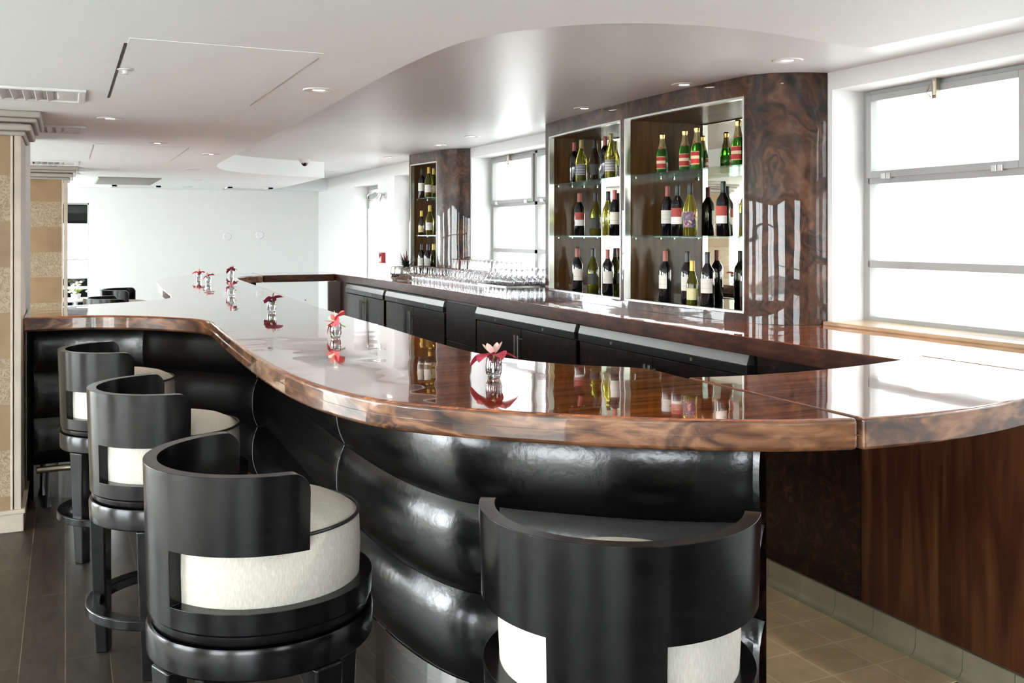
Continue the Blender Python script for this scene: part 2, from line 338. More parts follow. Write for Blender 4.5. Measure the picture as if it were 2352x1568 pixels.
# ================================================================ the room
XW, XG = 3.50, 3.71            # inner face of the window wall, plane of the windows
YN, YF = -3.2, 14.5; XL = -4.2
ZC, ZL = 2.375, 2.20           # raised ceiling over the bar, lower ceiling elsewhere
bm = NB(); box(bm, XL-.2, XW+.4, YN-.2, YF+.2, -.1, 0)
tag(fin('floor', bm, M['floor']), kind='structure')
bm = NB(); box(bm, XL, -1.7, YN, YF, -.002, .012)  # pale floor area added out of view to bounce light onto ceiling and stools
tag(fin('floor_bounce', bm, plain('cream_bounce', (.78, .75, .70), .9)), kind='structure', label='cream floor area added on the lounge side to bounce light')
bm = NB(); box(bm, 1.30, 2.90, 2.37, 11.2, -.002, .004)
tag(fin('floor_tiles', bm, M['tile']), kind='structure', label='beige square tile floor behind the bar')
# window wall with openings (y0, y1, z0, z1)
OPEN = [(-2.9, -.9, 1.10, 2.285), (-.35, 1.45, 1.10, 2.285), (1.78, 3.69, 1.10, 2.285), (6.5, 8.42, 1.10, 2.285), (9.45, 10.77, .1, 2.24), (11.43, 12.5, 0, 2.19)]
def wall_with_openings(name, axis, c0, c1, a0, a1, z1, ops, mat):
    bm = NB()
    def bx(p, q, zz0, zz1):
        if q-p < 1e-4 or zz1-zz0 < 1e-4: return
        box(bm, c0, c1, p, q, zz0, zz1) if axis == 'x' else box(bm, p, q, c0, c1, zz0, zz1)
    cur = a0
    for (p, q, za, zb) in sorted(ops):
        bx(cur, p, 0, z1); bx(p, q, 0, za); bx(p, q, zb, z1); cur = q
    bx(cur, a1, 0, z1)
    return tag(fin(name, bm, mat), kind='structure')
wall_with_openings('wall_right', 'x', XW, XW+.30, YN, YF, ZC+.1, OPEN, M['white'])
FAROP = [(-2.6, .30, .06, 1.99)]
wall_with_openings('wall_back', 'y', YF, YF+.25, XL, XW+.3, ZC+.1, FAROP, M['wallfar'])
LEFTOP = [(-2.4, -.4, .03, 2.12), (1.3, 3.3, .03, 2.12), (4.4, 6.2, .03, 2.12), (7.0, 9.6, .03, 2.12), (10.2, 14.2, .03, 2.12)]
wall_with_openings('wall_left', 'x', XL-.25, XL, YN, 6.6, ZC+.1, LEFTOP[:3], M['leftwall'])
wall_with_openings('wall_left_far', 'x', XL-.25, XL, 6.6, YF, ZC+.1, LEFTOP[3:], M['white'])  # unseen far part split off in white so the cabinet mirror reflects bright
NEAROP = [(-3.6, -1.3, .15, 2.12), (.7, 1.9, .9, 2.12)]  # second opening added behind the camera to brighten the near ceiling
wall_with_openings('wall_front', 'y', YN-.25, YN, XL, XW+.3, ZC+.1, NEAROP, M['darkwall'])
def portal(c, size, rot):
    l = bpy.data.lights.new('daylight_portal', 'AREA'); l.shape = 'RECTANGLE'; l.size, l.size_y = size; l.cycles.is_portal = True
    o = bpy.data.objects.new('daylight_portal', l); COL.objects.link(o); o.location = c; o.rotation_euler = rot
for (p, q, a, b_) in OPEN: portal((XW+.32, (p+q)/2, (a+b_)/2), (b_-a, q-p), (0, math.radians(90), 0))
for (p, q, a, b_) in LEFTOP: portal((XL-.27, (p+q)/2, (a+b_)/2), (b_-a, q-p), (0, math.radians(-90), 0))
for (p, q, a, b_) in FAROP: portal(((p+q)/2, YF+.27, (a+b_)/2), (q-p, b_-a), (math.radians(-90), 0, 0))
for (p, q, a, b_) in NEAROP: portal(((p+q)/2, YN-.27, (a+b_)/2), (q-p, b_-a), (math.radians(90), 0, 0))
# ceilings
low = smoothpath([(2.50, 2.47), (2.30, 2.46), (2.0, 2.41), (1.75, 2.42), (1.5, 2.50), (1.30, 2.70), (1.19, 2.96), (1.17, 3.37), (1.17, 3.93), (1.20, 4.84), (1.22, 6.1),
                  (1.24, 7.5), (1.25, 8.6), (1.28, 9.4), (1.45, 10.0), (1.85, 10.45), (2.67, 10.78)], 3)
poly = [(XL-.05, YN-.05), (2.57, YN-.05), (2.56, 1.9)]+low+[(2.75, 13.95), (XW, 13.95), (XW, YF+.05), (XL-.05, YF+.05)]
bm = NB(); prism(bm, poly, ZL, ZC+.03)
tag(fin('ceiling', bm, M['ceillow'], smooth=30), kind='structure', label='lower ceiling with curved cut-out over the bar')
bm = NB(); box(bm, XL-.2, XW+.4, YN-.2, YF+.2, ZC, ZC+.12)
tag(fin('ceiling_recess', bm, M['ceil']), kind='structure', label='raised ceiling over the bar')
# hinged ceiling hatches (thin joints)
def joint(x0, x1, y0, y1, z=ZL, mat='shadowgap', th=.003):
    return (x0, x1, y0, y1, z-.0012, z+.01)
for k, (y0, y1) in enumerate(((3.36, 4.92), (7.4, 8.95))):
    r_ = root('ceiling_hatch', (.5, (y0+y1)/2, ZL), ('near' if k == 0 else 'far')+' flush white ceiling access hatch '+('with long dark joint line above the stools' if k == 0 else 'between the two rows of downlights'), 'ceiling hatch')
    bm = NB(); box(bm, .19, .83, y0, y1, ZL-.0015, ZL+.01); fin('hatch_panel', bm, M['ceillow'], r_, True)
    bm = NB(); box(bm, .178, .187, y0+.1, y1-.05, ZL-.0025, ZL+.01); fin('joint', bm, M['shadowgap'] if k == 0 else M['grille'], r_, True)
    bm = NB(); box(bm, .832, .836, y0+.1, y1-.05, ZL-.0025, ZL+.01); fin('joint', bm, M['grille'], r_, True)
# windows of the window wall
def wbars(bm, y0, y1, z0, z1, w, x0, x1):
    box(bm, x0, x1, y0, y0+w, z0, z1); box(bm, x0, x1, y1-w, y1, z0, z1); box(bm, x0, x1, y0+w, y1-w, z0, z0+w); box(bm, x0, x1, y0+w, y1-w, z1-w, z1)
for i, (p, q, a, b_) in enumerate(OPEN[:4]):
    r_ = bpy.data.objects.new('window_%d' % (i+1), None); COL.objects.link(r_); r_.location = (XG, (p+q)/2, a); tag(r_, kind='structure')
    mid = (p+q)/2
    bm = NB(); wbars(bm, p, q, 1.10, 2.285, .042, XG, XG+.06)
    box(bm, XG, XG+.06, mid-.028, mid+.028, 1.10, 2.285)
    box(bm, XG, XG+.06, p+.03, q-.03, 1.812, 1.85); box(bm, XG, XG+.05, p+.03, q-.03, 1.388, 1.425)
    fin('window_frame', bm, M['frame'], r_, True, bevel=.003)
    for (s0, s1) in ((p+.03, mid-.018), (mid+.018, q-.03)):
        bm = NB(); wbars(bm, s0+.006, s1-.006, 1.842, 2.262, .034, XG-.022, XG+.02); fin('hopper_sash', bm, M['frame'], r_, True, bevel=.003)
        cm = (s0+s1)/2
        bm = NB(); tube(bm, [(XG-.045, cm, 2.268), (XG-.045, cm, 2.205)], .013, 10); box(bm, XG-.05, XG-.02, cm-.012, cm+.012, 2.19, 2.285); tube(bm, [(XG-.06, cm+.018, 2.25), (XG-.07, cm+.024, 2.22), (XG-.06, cm+.014, 2.195)], .005, 6)
        fin('latch', bm, M['brass'], r_, True, smooth=40)
        for hy in (s0+.14, s1-.14):
            bm = NB(); box(bm, XG-.03, XG-.015, hy-.028, hy-.002, 1.835, 1.862); box(bm, XG-.03, XG-.015, hy+.002, hy+.028, 1.835, 1.862); fin('hinge', bm, M['steel'], r_, True, bevel=.002)
    bm = NB(); box(bm, XG+.028, XG+.032, p+.03, q-.03, 1.12, 2.26); fin('window_pane', bm, M['pane'], r_, True)
    if i < 3:
        bm = NB(); box(bm, XW-.035, XG+.01, p-.3 if i != 2 else p-.3, q if i != 2 else q+.03, 1.098, 1.120); fin('window_sill', bm, M['sill'], r_, True, bevel=.006)
# narrow window beside the small cabinet, and the glass door
p, q, a, b_ = OPEN[4]
r_ = bpy.data.objects.new('window_5', None); COL.objects.link(r_); r_.location = (XG, (p+q)/2, a); tag(r_, kind='structure')
bm = NB(); wbars(bm, p, q, a, b_, .07, XG-.02, XG+.05); box(bm, XG-.02, XG+.05, p, q, 1.98, 2.04); box(bm, XG-.03, XG+.05, 10.45, 10.56, a, 1.98); fin('window_frame', bm, M['frame'], r_, True, bevel=.004)
bm = NB(); box(bm, XG-.035, XG-.028, 10.50, 10.525, a+.1, 1.98); fin('joint', bm, M['black'], r_, True)
bm = NB(); box(bm, XG+.01, XG+.014, p, q, a, b_); fin('window_pane', bm, M['pane'], r_, True)
p, q, a, b_ = OPEN[5]
r_ = bpy.data.objects.new('door_1', None); COL.objects.link(r_); r_.location = (XG, (p+q)/2, 0); tag(r_, kind='structure')
bm = NB(); wbars(bm, p, q, 0, b_, .045, XG-.02, XG+.05); box(bm, XG-.02, XG+.05, p, q, 2.02, 2.10); fin('door_frame', bm, M['frame'], r_, True, bevel=.004)
bm = NB(); box(bm, XG, XG+.012, p+.05, q-.05, .02, 2.02); fin('door_pane', bm, M['pane'], r_, True)
bm = NB(); tube(bm, [(XG-.05, q-.12, 1.42), (XG-.05, p+.12, 1.42)], .012, 8); tube(bm, [(XG-.05, q-.16, .5), (XG-.05, q-.16, 1.9)], .012, 8)
tube(bm, [(XG-.05, q-.16, 1.42), (XG+.0, q-.16, 1.42)], .01, 8); tube(bm, [(XG-.05, p+.12, 1.42), (XG, p+.12, 1.42)], .01, 8); fin('door_handle', bm, M['chrome'], r_, True, smooth=40)
for i, (p, q, a, b_) in enumerate(LEFTOP):
    r_ = bpy.data.objects.new('window_%d' % (6+i), None); COL.objects.link(r_); r_.location = (XL-.15, (p+q)/2, a); tag(r_, kind='structure')
    bm = NB(); wbars(bm, p, q, a, b_, .05, XL-.18, XL-.12); box(bm, XL-.18, XL-.12, (p+q)/2-.03, (p+q)/2+.03, a, b_); box(bm, XL-.18, XL-.12, p, q, 1.5, 1.55); fin('window_frame', bm, M['frame'], r_, True)
    bm = NB(); box(bm, XL-.155, XL-.15, p, q, a, b_); fin('window_pane', bm, M['pane'], r_, True)
for i, (p, q, a, b_) in enumerate(NEAROP+FAROP):
    yy = YN-.15 if i < 2 else YF+.15
    r_ = bpy.data.objects.new('window_%d' % (11+i), None); COL.objects.link(r_); r_.location = ((p+q)/2, yy, a); tag(r_, kind='structure')
    bm = NB(); w_ = .05 if i < 2 else .02
    box(bm, p, p+w_, yy-.03, yy+.03, a, b_); box(bm, q-w_, q, yy-.03, yy+.03, a, b_); box(bm, p, q, yy-.03, yy+.03, a, a+w_); box(bm, p, q, yy-.03, yy+.03, b_-w_, b_)
    box(bm, p, q, yy-.02, yy+.02, 1.19, 1.21)
    fin('window_frame', bm, M['frame'], r_, True)
    bm = NB(); box(bm, p, q, yy-.003, yy+.003, a, b_); fin('window_pane', bm, M['pane'], r_, True)
# ================================================================ pillars
def pillar(x1, y0, w_, d_, label, plinth=True):
    x0 = x1-w_; y1 = y0+d_
    r_ = root('stone_pillar', ((x0+x1)/2, (y0+y1)/2, 0), label, 'pillar', 'banded stone pillars')
    bm = NB(); box(bm, x0, x1-.05, y0, y1, 0, ZL); fin('shaft', bm, M['stone'], r_, True)
    bm = NB(); box(bm, x1-.05, x1-.038, y0-.004, y1+.004, .0, ZL); box(bm, x1-.034, x1, y0, y1, 0, ZL); fin('corner_trim', bm, M['stonetrim'], r_, True, bevel=.004)
    if plinth:
        bm = NB(); box(bm, x0-.02, x1+.012, y0-.02, y1+.02, 0, .095); box(bm, x0-.028, x1+.02, y0-.028, y1+.028, .095, .115); fin('plinth', bm, M['stonetrim'], r_, True, bevel=.004)
    bm = NB()
    for (e, z0, z1) in ((.02, 2.075, 2.10), (.05, 2.10, 2.135), (.075, 2.142, 2.165), (.095, 2.165, ZL)):
        box(bm, x0-e, x1+e, y0-e, y1+e, z0, z1)
    fin('crown_moulding', bm, M['crown'], r_, True, bevel=.01)
pillar(-.21, 5.66, .95, .60, 'tan banded stone pillar at the left edge, where the bar wing meets it')
pillar(.02, 10.1, .95, .60, 'farther tan banded stone pillar beside the far window')
bm = NB(); box(bm, -.30, -.215, 6.27, 7.25, 0, ZL); tag(fin('wall_partition', bm, M['white']), kind='structure', label='white wall stub behind the near pillar')
# ================================================================ front bar
ZT, ZB = 1.10, 1.02
OUT = [(1.795, 1.80), (1.70, 1.825), (1.60, 1.86), (1.42, 1.955), (1.24, 2.08), (1.05, 2.245), (.90, 2.395), (.80, 2.53), (.735, 2.70), (.69, 2.90), (.665, 3.12), (.652, 3.40), (.65, 3.7), (.656, 4.05), (.664, 4.4),
       (.674, 4.75), (.69, 5.15), (.685, 5.33), (.60, 5.50), (.44, 5.70), (.23, 5.88), (.02, 5.93), (-.21, 5.90)]
OUTS = resample(smoothpath(OUT, 3), .04)
FARO = [(-.21, 6.72), (.03, 6.80), (.38, 6.95), (.58, 7.12), (.69, 7.30), (.72, 7.55), (.735, 8.2), (.765, 9.3), (.82, 10.2), (.98, 10.85), (1.25, 11.3), (1.6, 11.5), (1.99, 11.56)]
FAROS = resample(smoothpath(FARO, 3), .08)
INN = [(1.99, 10.80), (1.80, 10.72), (1.65, 10.45), (1.60, 10.0), (1.575, 9.3), (1.545, 8.46), (1.49, 7.28), (1.455, 6.27), (1.44, 5.64), (1.445, 5.1), (1.45, 4.6), (1.44, 4.1), (1.435, 3.75), (1.44, 3.5), (1.47, 3.3), (1.53, 3.12), (1.64, 2.95), (1.78, 2.83), (1.82, 2.76), (1.805, 2.55)]
INNS = resample(smoothpath(INN, 2), .06)
bar = root('bar_counter', (1.1, 4.0, 0), 'long curved bar with glossy red-brown walnut top and black padded leather front', 'bar counter')
bm = NB(); prism(bm, OUTS+FAROS+INNS, ZB, ZT, 1, 0)
fin('countertop', bm, [M['walnut'], M['edge']], bar, True, smooth=35, bevel=.012, segs=4)
bm = NB(); sweep(bm, resample(OUTS, .08), [(.004, 1.058), (.004, 1.060), (-.0015, 1.060), (-.0015, 1.058)]) ; fin('edge_seam', bm, M['edge'], bar, True)
# carcass: offsets (customers stand on the right of the OUT direction, so the bar lies to the left... sign tested below)
def inset(path, d, toward):
    a = offset(path, d); b_ = offset(path, -d); i = len(path)//2
    return a if math.dist(a[i], toward) < math.dist(b_[i], toward) else b_
cen = (1.05, 4.2)
lea = inset(resample(OUTS, .05), .33, cen); lea = [p for p in lea if p[0] > -.215]; lea = [(min(p[0], 1.77), p[1]) for p in lea]
leaf_ = inset(resample(FAROS, .08), .30, (1.15, 8.5)); leaf_ = [p for p in leaf_ if p[0] < 1.96]
leaf_ = [(-.21, leaf_[0][1])]+leaf_
inn2 = inset(INNS, .05, cen)
inn2 = [p for p in inn2 if p[1] < 10.85]
car = lea+leaf_+inn2[1:]
bm = NB(); prism(bm, car, .0, ZB-.002); fin('carcass', bm, M['burldark'], bar, True, smooth=35)
# padded tiers
def tier(path, z0, z1, name='padded_panel', sgn=1):
    K = 12; prof = []
    for j in range(K+1):
        u = j/K; f = 1-abs(2*u-1)**2.4; prof.append((-.010-.034*f, z0+(z1-z0)*u))
    path = resample(path, .04); n = len(path); bm = NB(); cols = []
    offs = [offset(path, o*sgn) for o, z in prof]
    tot = n-1
    for i in range(n):
        e = min(i, tot-i)*.04; q = min(1, .82+.18*math.sqrt(min(1, e/.05)))
        col = []
        for j, (o, z) in enumerate(prof):
            x = path[i][0]+(offs[j][i][0]-path[i][0])*q; y = path[i][1]+(offs[j][i][1]-path[i][1])*q
            col.append(bm.verts.new((x, y, z)))
        cols.append(col)
    for A, B in zip(cols[:-1], cols[1:]):
        for j in range(K): bm.faces.new((A[j], B[j], B[j+1], A[j+1]))
    bk0 = [bm.verts.new((p[0], p[1], z0)) for p in path]; bk1 = [bm.verts.new((p[0], p[1], z1)) for p in path]
    for i in range(n-1):
        bm.faces.new((cols[i][0], bk0[i], bk0[i+1], cols[i+1][0])); bm.faces.new((cols[i][-1], cols[i+1][-1], bk1[i+1], bk1[i]))
    return fin(name, bm, M['leather'], bar, True, smooth=50)
def cut(path, y0, y1): return [p for p in path if y0 <= p[1] <= y1]
def cuti(path, a, b_): return path[a:b_+1]
def nearest(path, pt): return min(range(len(path)), key=lambda i: math.dist(path[i], pt))
i1 = nearest(lea, (.95, 3.6)); i2 = nearest(lea, (.98, 5.45)); i3 = nearest(lea, (.45, 6.1))
# which side is outward?
_t = offset(lea, .05); sgn = 1 if math.dist(_t[len(lea)//3], (0, 3)) < math.dist(lea[len(lea)//3], (0, 3)) else -1
sgn = -sgn
for (z0, z1) in ((.752, 1.018), (.484, .752), (.216, .484)):
    for (a, b_) in ((0, i1), (i1, i2), (i2, i3), (i3, len(lea)-1)): tier(cuti(lea, a, b_), z0+.001, z1-.001, sgn=sgn)
_t = offset(leaf_, .05); sg2 = -1 if math.dist(_t[len(leaf_)//2], (0, 8)) < math.dist(leaf_[len(leaf_)//2], (0, 8)) else 1
for (z0, z1) in ((.752, 1.018), (.484, .752), (.216, .484)): tier(leaf_[1:], z0+.001, z1-.001, sgn=sg2)
# white stitched seam lines
M['stitch'] = plain('pale_stitching', (.16, .16, .17), .5)
for i_ in (i1, i2):
    for (z0, z1) in ((.752, 1.018), (.484, .752), (.216, .484)):
        pts = []
        for j in range(13):
            u_ = j/12; o_ = -.010-.034*(1-abs(2*u_-1)**2.4); q_ = offset(lea, o_*sgn*.90)[i_]; pts.append((q_[0], q_[1], z0+.004+(z1-z0-.008)*u_))
        bm = NB(); tube(bm, pts, .0022, 6); fin('seam_piping', bm, M['stitch'], bar, True, smooth=60)
bm = NB(); kp = offset(lea, -.012*sgn); kq = offset(lea, .004*sgn)
for A, B, C_, D in zip(kp[:-1], kp[1:], kq[1:], kq[:-1]):
    lo = [bm.verts.new((*v_, .002)) for v_ in (A, B, C_, D)]; hi = [bm.verts.new((*v_, .214)) for v_ in (A, B, C_, D)]
    bm.faces.new(lo); bm.faces.new(hi)
    for k in range(4): bm.faces.new((lo[k], lo[(k+1) % 4], hi[(k+1) % 4], hi[k]))
bmesh.ops.remove_doubles(bm, verts=bm.verts, dist=1e-5)
fin('kick_plate', bm, M['mirrorkick'], bar, True, smooth=35)['label'] = 'polished steel kick plate'
# foot rail along the wing
rail = [p for p in offset(lea, -.16*sgn) if p[1] > 5.3]; rail = [p for p in rail if p[0] < .62]
bm = NB(); tube(bm, [(p[0], p[1], .215) for p in rail], .019, 12); fin('foot_rail', bm, M['brass'], bar, True, smooth=40)
for k in (3, len(rail)//2, len(rail)-2):
    p = rail[k]; bm = NB(); tube(bm, [(p[0], p[1], .2), (p[0], p[1], .05), (p[0], p[1], .0)], [.010, .010, .022], 8); fin('rail_bracket', bm, M['darksteel'], bar, True, smooth=40)
# hatches
hat = root('counter_hatch', (2.35, 2.15, ZB), 'glossy walnut lift-up counter flap joining the front bar to the back counter', 'counter flap')
hb = smoothpath([(2.925, 2.62), (2.75, 2.57), (2.35, 2.50), (2.0, 2.505), (1.81, 2.55)], 2); hf = smoothpath([(1.805, 1.795), (2.0, 1.775), (2.2, 1.785), (2.45, 1.83), (2.7, 1.90), (2.925, 1.99)], 2)
bm = NB(); prism(bm, hb+hf, ZB, ZT, 1, 0); fin('flap_top', bm, [M['walnut'], M['edge']], hat, True, smooth=35, bevel=.010, segs=4)
bm = NB(); box(bm, 1.7975, 1.8025, 1.83, 2.5, ZB+.01, ZT-.012); fin('flap_gasket', bm, M['black'], hat, True)
ha2 = root('counter_hatch', (2.4, 11.2, ZB), 'far dark-edged counter flap closing the end of the bar', 'counter flap')
bm = NB(); prism(bm, [(1.995, 10.80), (2.80, 10.83), (2.80, 11.6), (1.995, 11.565)], ZB, ZT, 1, 0); fin('flap_top', bm, [M['walnut'], M['edgedark']], ha2, True, bevel=.008)
# ================================================================ back counter
bc = root('back_counter', (3.15, 6.5, 0), 'long straight back counter with glossy walnut top under the windows', 'back counter')
fr_ = smoothpath([(2.80, 11.62), (2.81, 10.83), (2.85, 9.8), (2.855, 8.6), (2.84, 7.4), (2.815, 6.2), (2.775, 5.0), (2.755, 4.2), (2.76, 3.5), (2.75, 2.95), (2.77, 2.575)], 3)
bm = NB(); prism(bm, fr_+[(2.933, 2.625), (2.933, 1.99), (3.05, 1.955), (3.25, 1.93), (XW-.002, 1.925), (XW-.002, 11.62)], ZB, ZT, 1, 0)
fin('countertop', bm, [M['walnut'], M['edgedark']], bc, True, smooth=35, bevel=.010, segs=3)
XP = 2.86
bm = NB(); box(bm, XP+.041, XW-.002, 1.975, 11.4, .0, ZB-.002); fin('carcass', bm, M['burldark'], bc, True)
bm = NB(); box(bm, XP+.01, XP+.04, 1.975, 11.3, .0, .10)
fin('plinth', bm, M['cove'], bc, True)
def panel(y0, y1, mat, name='front_panel', label=None):
    bm = NB(); box(bm, XP, XP+.04, y0+.002, y1-.002, .103, ZB-.002); o = fin(name, bm, mat, bc, True, bevel=.003)
    if label: o['label'] = label
panel(1.973, 2.86, M['panel'], label='straight-grained walnut front panel'); panel(2.86, 3.49, M['burldark'], label='dark burl front panel')
panel(10.47, 10.80, M['edgedark'], 'end_post'); panel(9.0, 9.06, M['edgedark'], 'divider_post'); panel(5.115, 5.15, M['edgedark'], 'divider_post')
bm = NB(); box(bm, 2.72, XP+.04, 10.80, 10.84, .1, ZB-.002); fin('end_panel', bm, plain('taupe_laminate', (.22, .18, .16), .4), bc, True)
# coved base tiles
y = 2.378-.2045*2
base = root('tiled_skirting', (XP, 4, 0), 'olive glazed coved tile skirting along the foot of the back counter', 'tile skirting')
while y < 5.0:
    bm = NB(); pr = [(XP-.001, .10), (XP-.006, .098), (XP-.010, .03), (XP-.022, .012), (XP-.045, .005), (XP-.045, 0.0), (XP-.001, 0.0)]
    vs0 = [bm.verts.new((x, y+.002, z)) for x, z in pr]; vs1 = [bm.verts.new((x, y+.2025, z)) for x, z in pr]
    for i in range(len(pr)): bm.faces.new((vs0[i], vs1[i], vs1[(i+1) % len(pr)], vs0[(i+1) % len(pr)]))
    bm.faces.new(vs0); bm.faces.new(vs1)
    fin('cove_tile', bm, M['cove'], base, True, smooth=40); y += .2045
# fridges and the drawer unit
def fridge(y0, y1, label):
    r_ = root('undercounter_fridge', (XP, (y0+y1)/2, .1), label, 'fridge', 'undercounter fridges with dark burl doors')
    mid = (y0+y1)/2
    bm = NB(); box(bm, XP+.005, XP+.04, y0+.004, y1-.004, .103, 1.01); fin('body', bm, M['black'], r_, True)
    for (a, b_) in ((y0+.01, mid-.003), (mid+.003, y1-.01)):
        bm = NB(); box(bm, XP-.022, XP+.003, a, b_, .12, .905); d = fin('door', bm, M['burldark'], r_, True, bevel=.003)
        hy = mid-.022 if b_ < mid+.01 else mid+.022
        bm = NB(); tube(bm, [(XP-.06, hy, .42), (XP-.06, hy, .865)], .009, 10)
        for z in (.45, .84): tube(bm, [(XP-.06, hy, z), (XP-.02, hy, z)], .006, 8)
        fin('handle', bm, M['steel'], d, True, smooth=40)
    bm = NB()
    pr = [(XP-.035, .958), (XP-.020, 1.004), (XP+.004, 1.006), (XP+.004, .958)]
    v0 = [bm.verts.new((x, y0+.008, z)) for x, z in pr]; v1 = [bm.verts.new((x, y1-.008, z)) for x, z in pr]
    for i in range(4): bm.faces.new((v0[i], v1[i], v1[(i+1) % 4], v0[(i+1) % 4]))
    bm.faces.new(v0); bm.faces.new(v1)
    fin('steel_strip', bm, M['stripsteel'], r_, True)
    bm = NB(); box(bm, XP-.036, XP+.004, y0+.008, y1-.008, .914, .957); rl = fin('control_rail', bm, M['darksteel'], r_, True, bevel=.003)
    for f in (.27, .75):
        bm = NB(); yy = y0+(y1-y0)*f; tube(bm, [(XP-.041, yy, .937), (XP-.034, yy, .937)], .009, 12); fin('screw', bm, M['steel'], rl, True, smooth=40)
    return r_
fridge(9.06, 10.45, 'undercounter fridge with dark doors at the far left end of the back counter')
fridge(7.40, 9.00, 'undercounter fridge with dark doors, second from the far end, left of the drawer unit')
fridge(5.15, 6.73, 'undercounter fridge with dark doors just right of the drawer unit')
fridge(3.51, 5.115, 'nearest undercounter fridge below the tall curved cabinet, bright steel strip on top')
r_ = root('drawer_unit', (XP, 7.06, .1), 'narrow dark burl drawer unit between two fridges of the back counter', 'drawer unit')
bm = NB(); box(bm, XP+.002, XP+.04, 6.735, 7.395, .103, ZB-.003); fin('body', bm, M['black'], r_, True)
for (z0, z1) in ((.70, 1.0), (.41, .69), (.12, .40)):
    bm = NB(); box(bm, XP-.018, XP+.002, 6.75, 7.38, z0, z1); fin('drawer', bm, M['burldark'], r_, True, bevel=.003)
# ================================================================ curved display cabinets
def cabinet(label, face, yl, yc, ell, bays, z_open, name='display_cabinet'):
    """face(y) -> x of the front; yl: left end, yc: where the rounded right corner starts, ell: (rx, ry) of the corner"""
    r_ = root(name, (3.3, (yl+yc)/2, ZT), label, 'display cabinet')
    ys = [yl]
    for (a, b_) in bays:
        ys += [a-(a-b_)*k/14 for k in range(15)]
    ys += [yc]
    ys = sorted(set(round(v_, 4) for v_ in ys), reverse=True)
    path = [(XW-.003, yl+.004), (face(yl)+.02, yl+.004)]+[(face(v_), v_) for v_ in ys]
    x0 = face(yc)
    for k in range(1, 13):
        th = math.pi/2*k/12; path.append((XW-.003-(XW-.003-x0)*(.7*math.cos(th)+.3*(1-k/12)), yc-ell*(.7*math.sin(th)+.3*k/12)))
    zs = [ZT+.001, z_open[0], z_open[1], ZC-.002]
    bm = NB(); g = [[bm.verts.new((x, y_, z)) for z in zs] for x, y_ in path]
    gi = [[bm.verts.new((min(XW-.003, x+.016), y_-(.0 if i > 1 else .014), z)) for z in zs] for i, (x, y_) in enumerate(path)]
    def solid(i, j):
        if j != 1: return True
        ya, yb = path[i][1], path[i+1][1]
        if i < 2: return True
        return not any(a+1e-3 >= ya and yb >= b_-1e-3 for a, b_ in bays)
    n = len(path)
    for i in range(n-1):
        for j in range(3):
            if solid(i, j):
                bm.faces.new((g[i][j], g[i+1][j], g[i+1][j+1], g[i][j+1])); bm.faces.new((gi[i][j], gi[i][j+1], gi[i+1][j+1], gi[i+1][j]))
    # rims of the openings
    for (a, b_) in bays:
        idx = [i for i, (x, y_) in enumerate(path) if i > 1 and a+1e-3 >= y_ >= b_-1e-3 and i <= 2+len(ys)]
        for j in (1, 2):
            for i in idx[:-1]: bm.faces.new((g[i][j], g[i+1][j], gi[i+1][j], gi[i][j]))
        for i in (idx[0], idx[-1]): bm.faces.new((g[i][1], g[i][2], gi[i][2], gi[i][1]))
    fin('veneer_shell', bm, M['burl'], r_, True, smooth=30)
    for bi, (a, b_) in enumerate(bays):
        yy = [a-(a-b_)*k/14 for k in range(15)]; zo0, zo1 = z_open
        # steel trim
        bm = NB()
        def strip(z, dz):
            prev = None
            for v_ in yy:
                x = face(v_); q = [bm.verts.new(p_) for p_ in ((x-.006, v_, z), (x+.03, v_, z), (x+.03, v_, z+dz), (x-.006, v_, z+dz))]
                if prev:
                    for k in range(4): bm.faces.new((prev[k], q[k], q[(k+1) % 4], prev[(k+1) % 4]))
                prev = q
        strip(zo0-.006, .012); strip(zo1-.006, .012)
        for v_, s_ in ((a, -1), (b_, 1)):
            x = face(v_); box(bm, x-.006, x+.034, min(v_, v_+s_*.010), max(v_, v_+s_*.010), zo0, zo1)
        fin('opening_trim', bm, M['steel'], r_, True)
        bk = XW-.05
        bm = NB(); box(bm, face(a)+.034, bk, a-.004, a+.010, zo0-.02, zo1+.02); fin('side_lining', bm, M['inside'], r_, True)
        bm = NB(); box(bm, face(b_)+.034, bk, b_-.010, b_+.004, zo0-.02, zo1+.02); fin('side_lining', bm, M['inside'], r_, True)
        bm = NB(); box(bm, bk, bk+.006, b_-.01, a+.01, zo0-.02, zo1+.02); fin('back_mirror', bm, M['mirror'], r_, True)
        bm = NB(); prism(bm, [(face(v_)+.031, v_) for v_ in yy]+[(bk, b_), (bk, a)], zo0-.012, zo0+.003); fin('cabinet_floor', bm, M['g_dark'], r_, True)
        bm = NB(); prism(bm, [(face(v_)+.031, v_) for v_ in yy]+[(bk, b_), (bk, a)], zo1, zo1+.02); fin('cabinet_top', bm, M['inside'], r_, True)
        for zsf in (1.545, 1.922):
            bm = NB(); prism(bm, [(face(v_)+.036, v_) for v_ in yy[:-1]]+[(face(b_)+.036, b_+.006), (bk-.004, b_+.006), (bk-.004, a-.006)], zsf-.008, zsf+.002); sh = fin('glass_shelf', bm, M['shelfglass'], r_, True)
            for (px, py) in ((face(a)+.07, a-.01), (bk-.05, a-.01), (face(b_)+.07, b_+.01), (bk-.05, b_+.01)):
                bm = NB(); tube(bm, [(px, py-.006, zsf-.014), (px, py+.006, zsf-.014)], .005, 8); fin('shelf_peg', bm, M['steel'], sh, True)
    return r_
BIGF = lambda y_: 3.14+(.065 if y_ < 4.75 else .034)*(y_-4.75)**2
cabinet('tall curved burl wood display cabinet with two open bays of bottles', BIGF, 6.33, 3.96, .24, [(6.25, 5.13), (5.085, 3.975)], (1.155, 2.265))
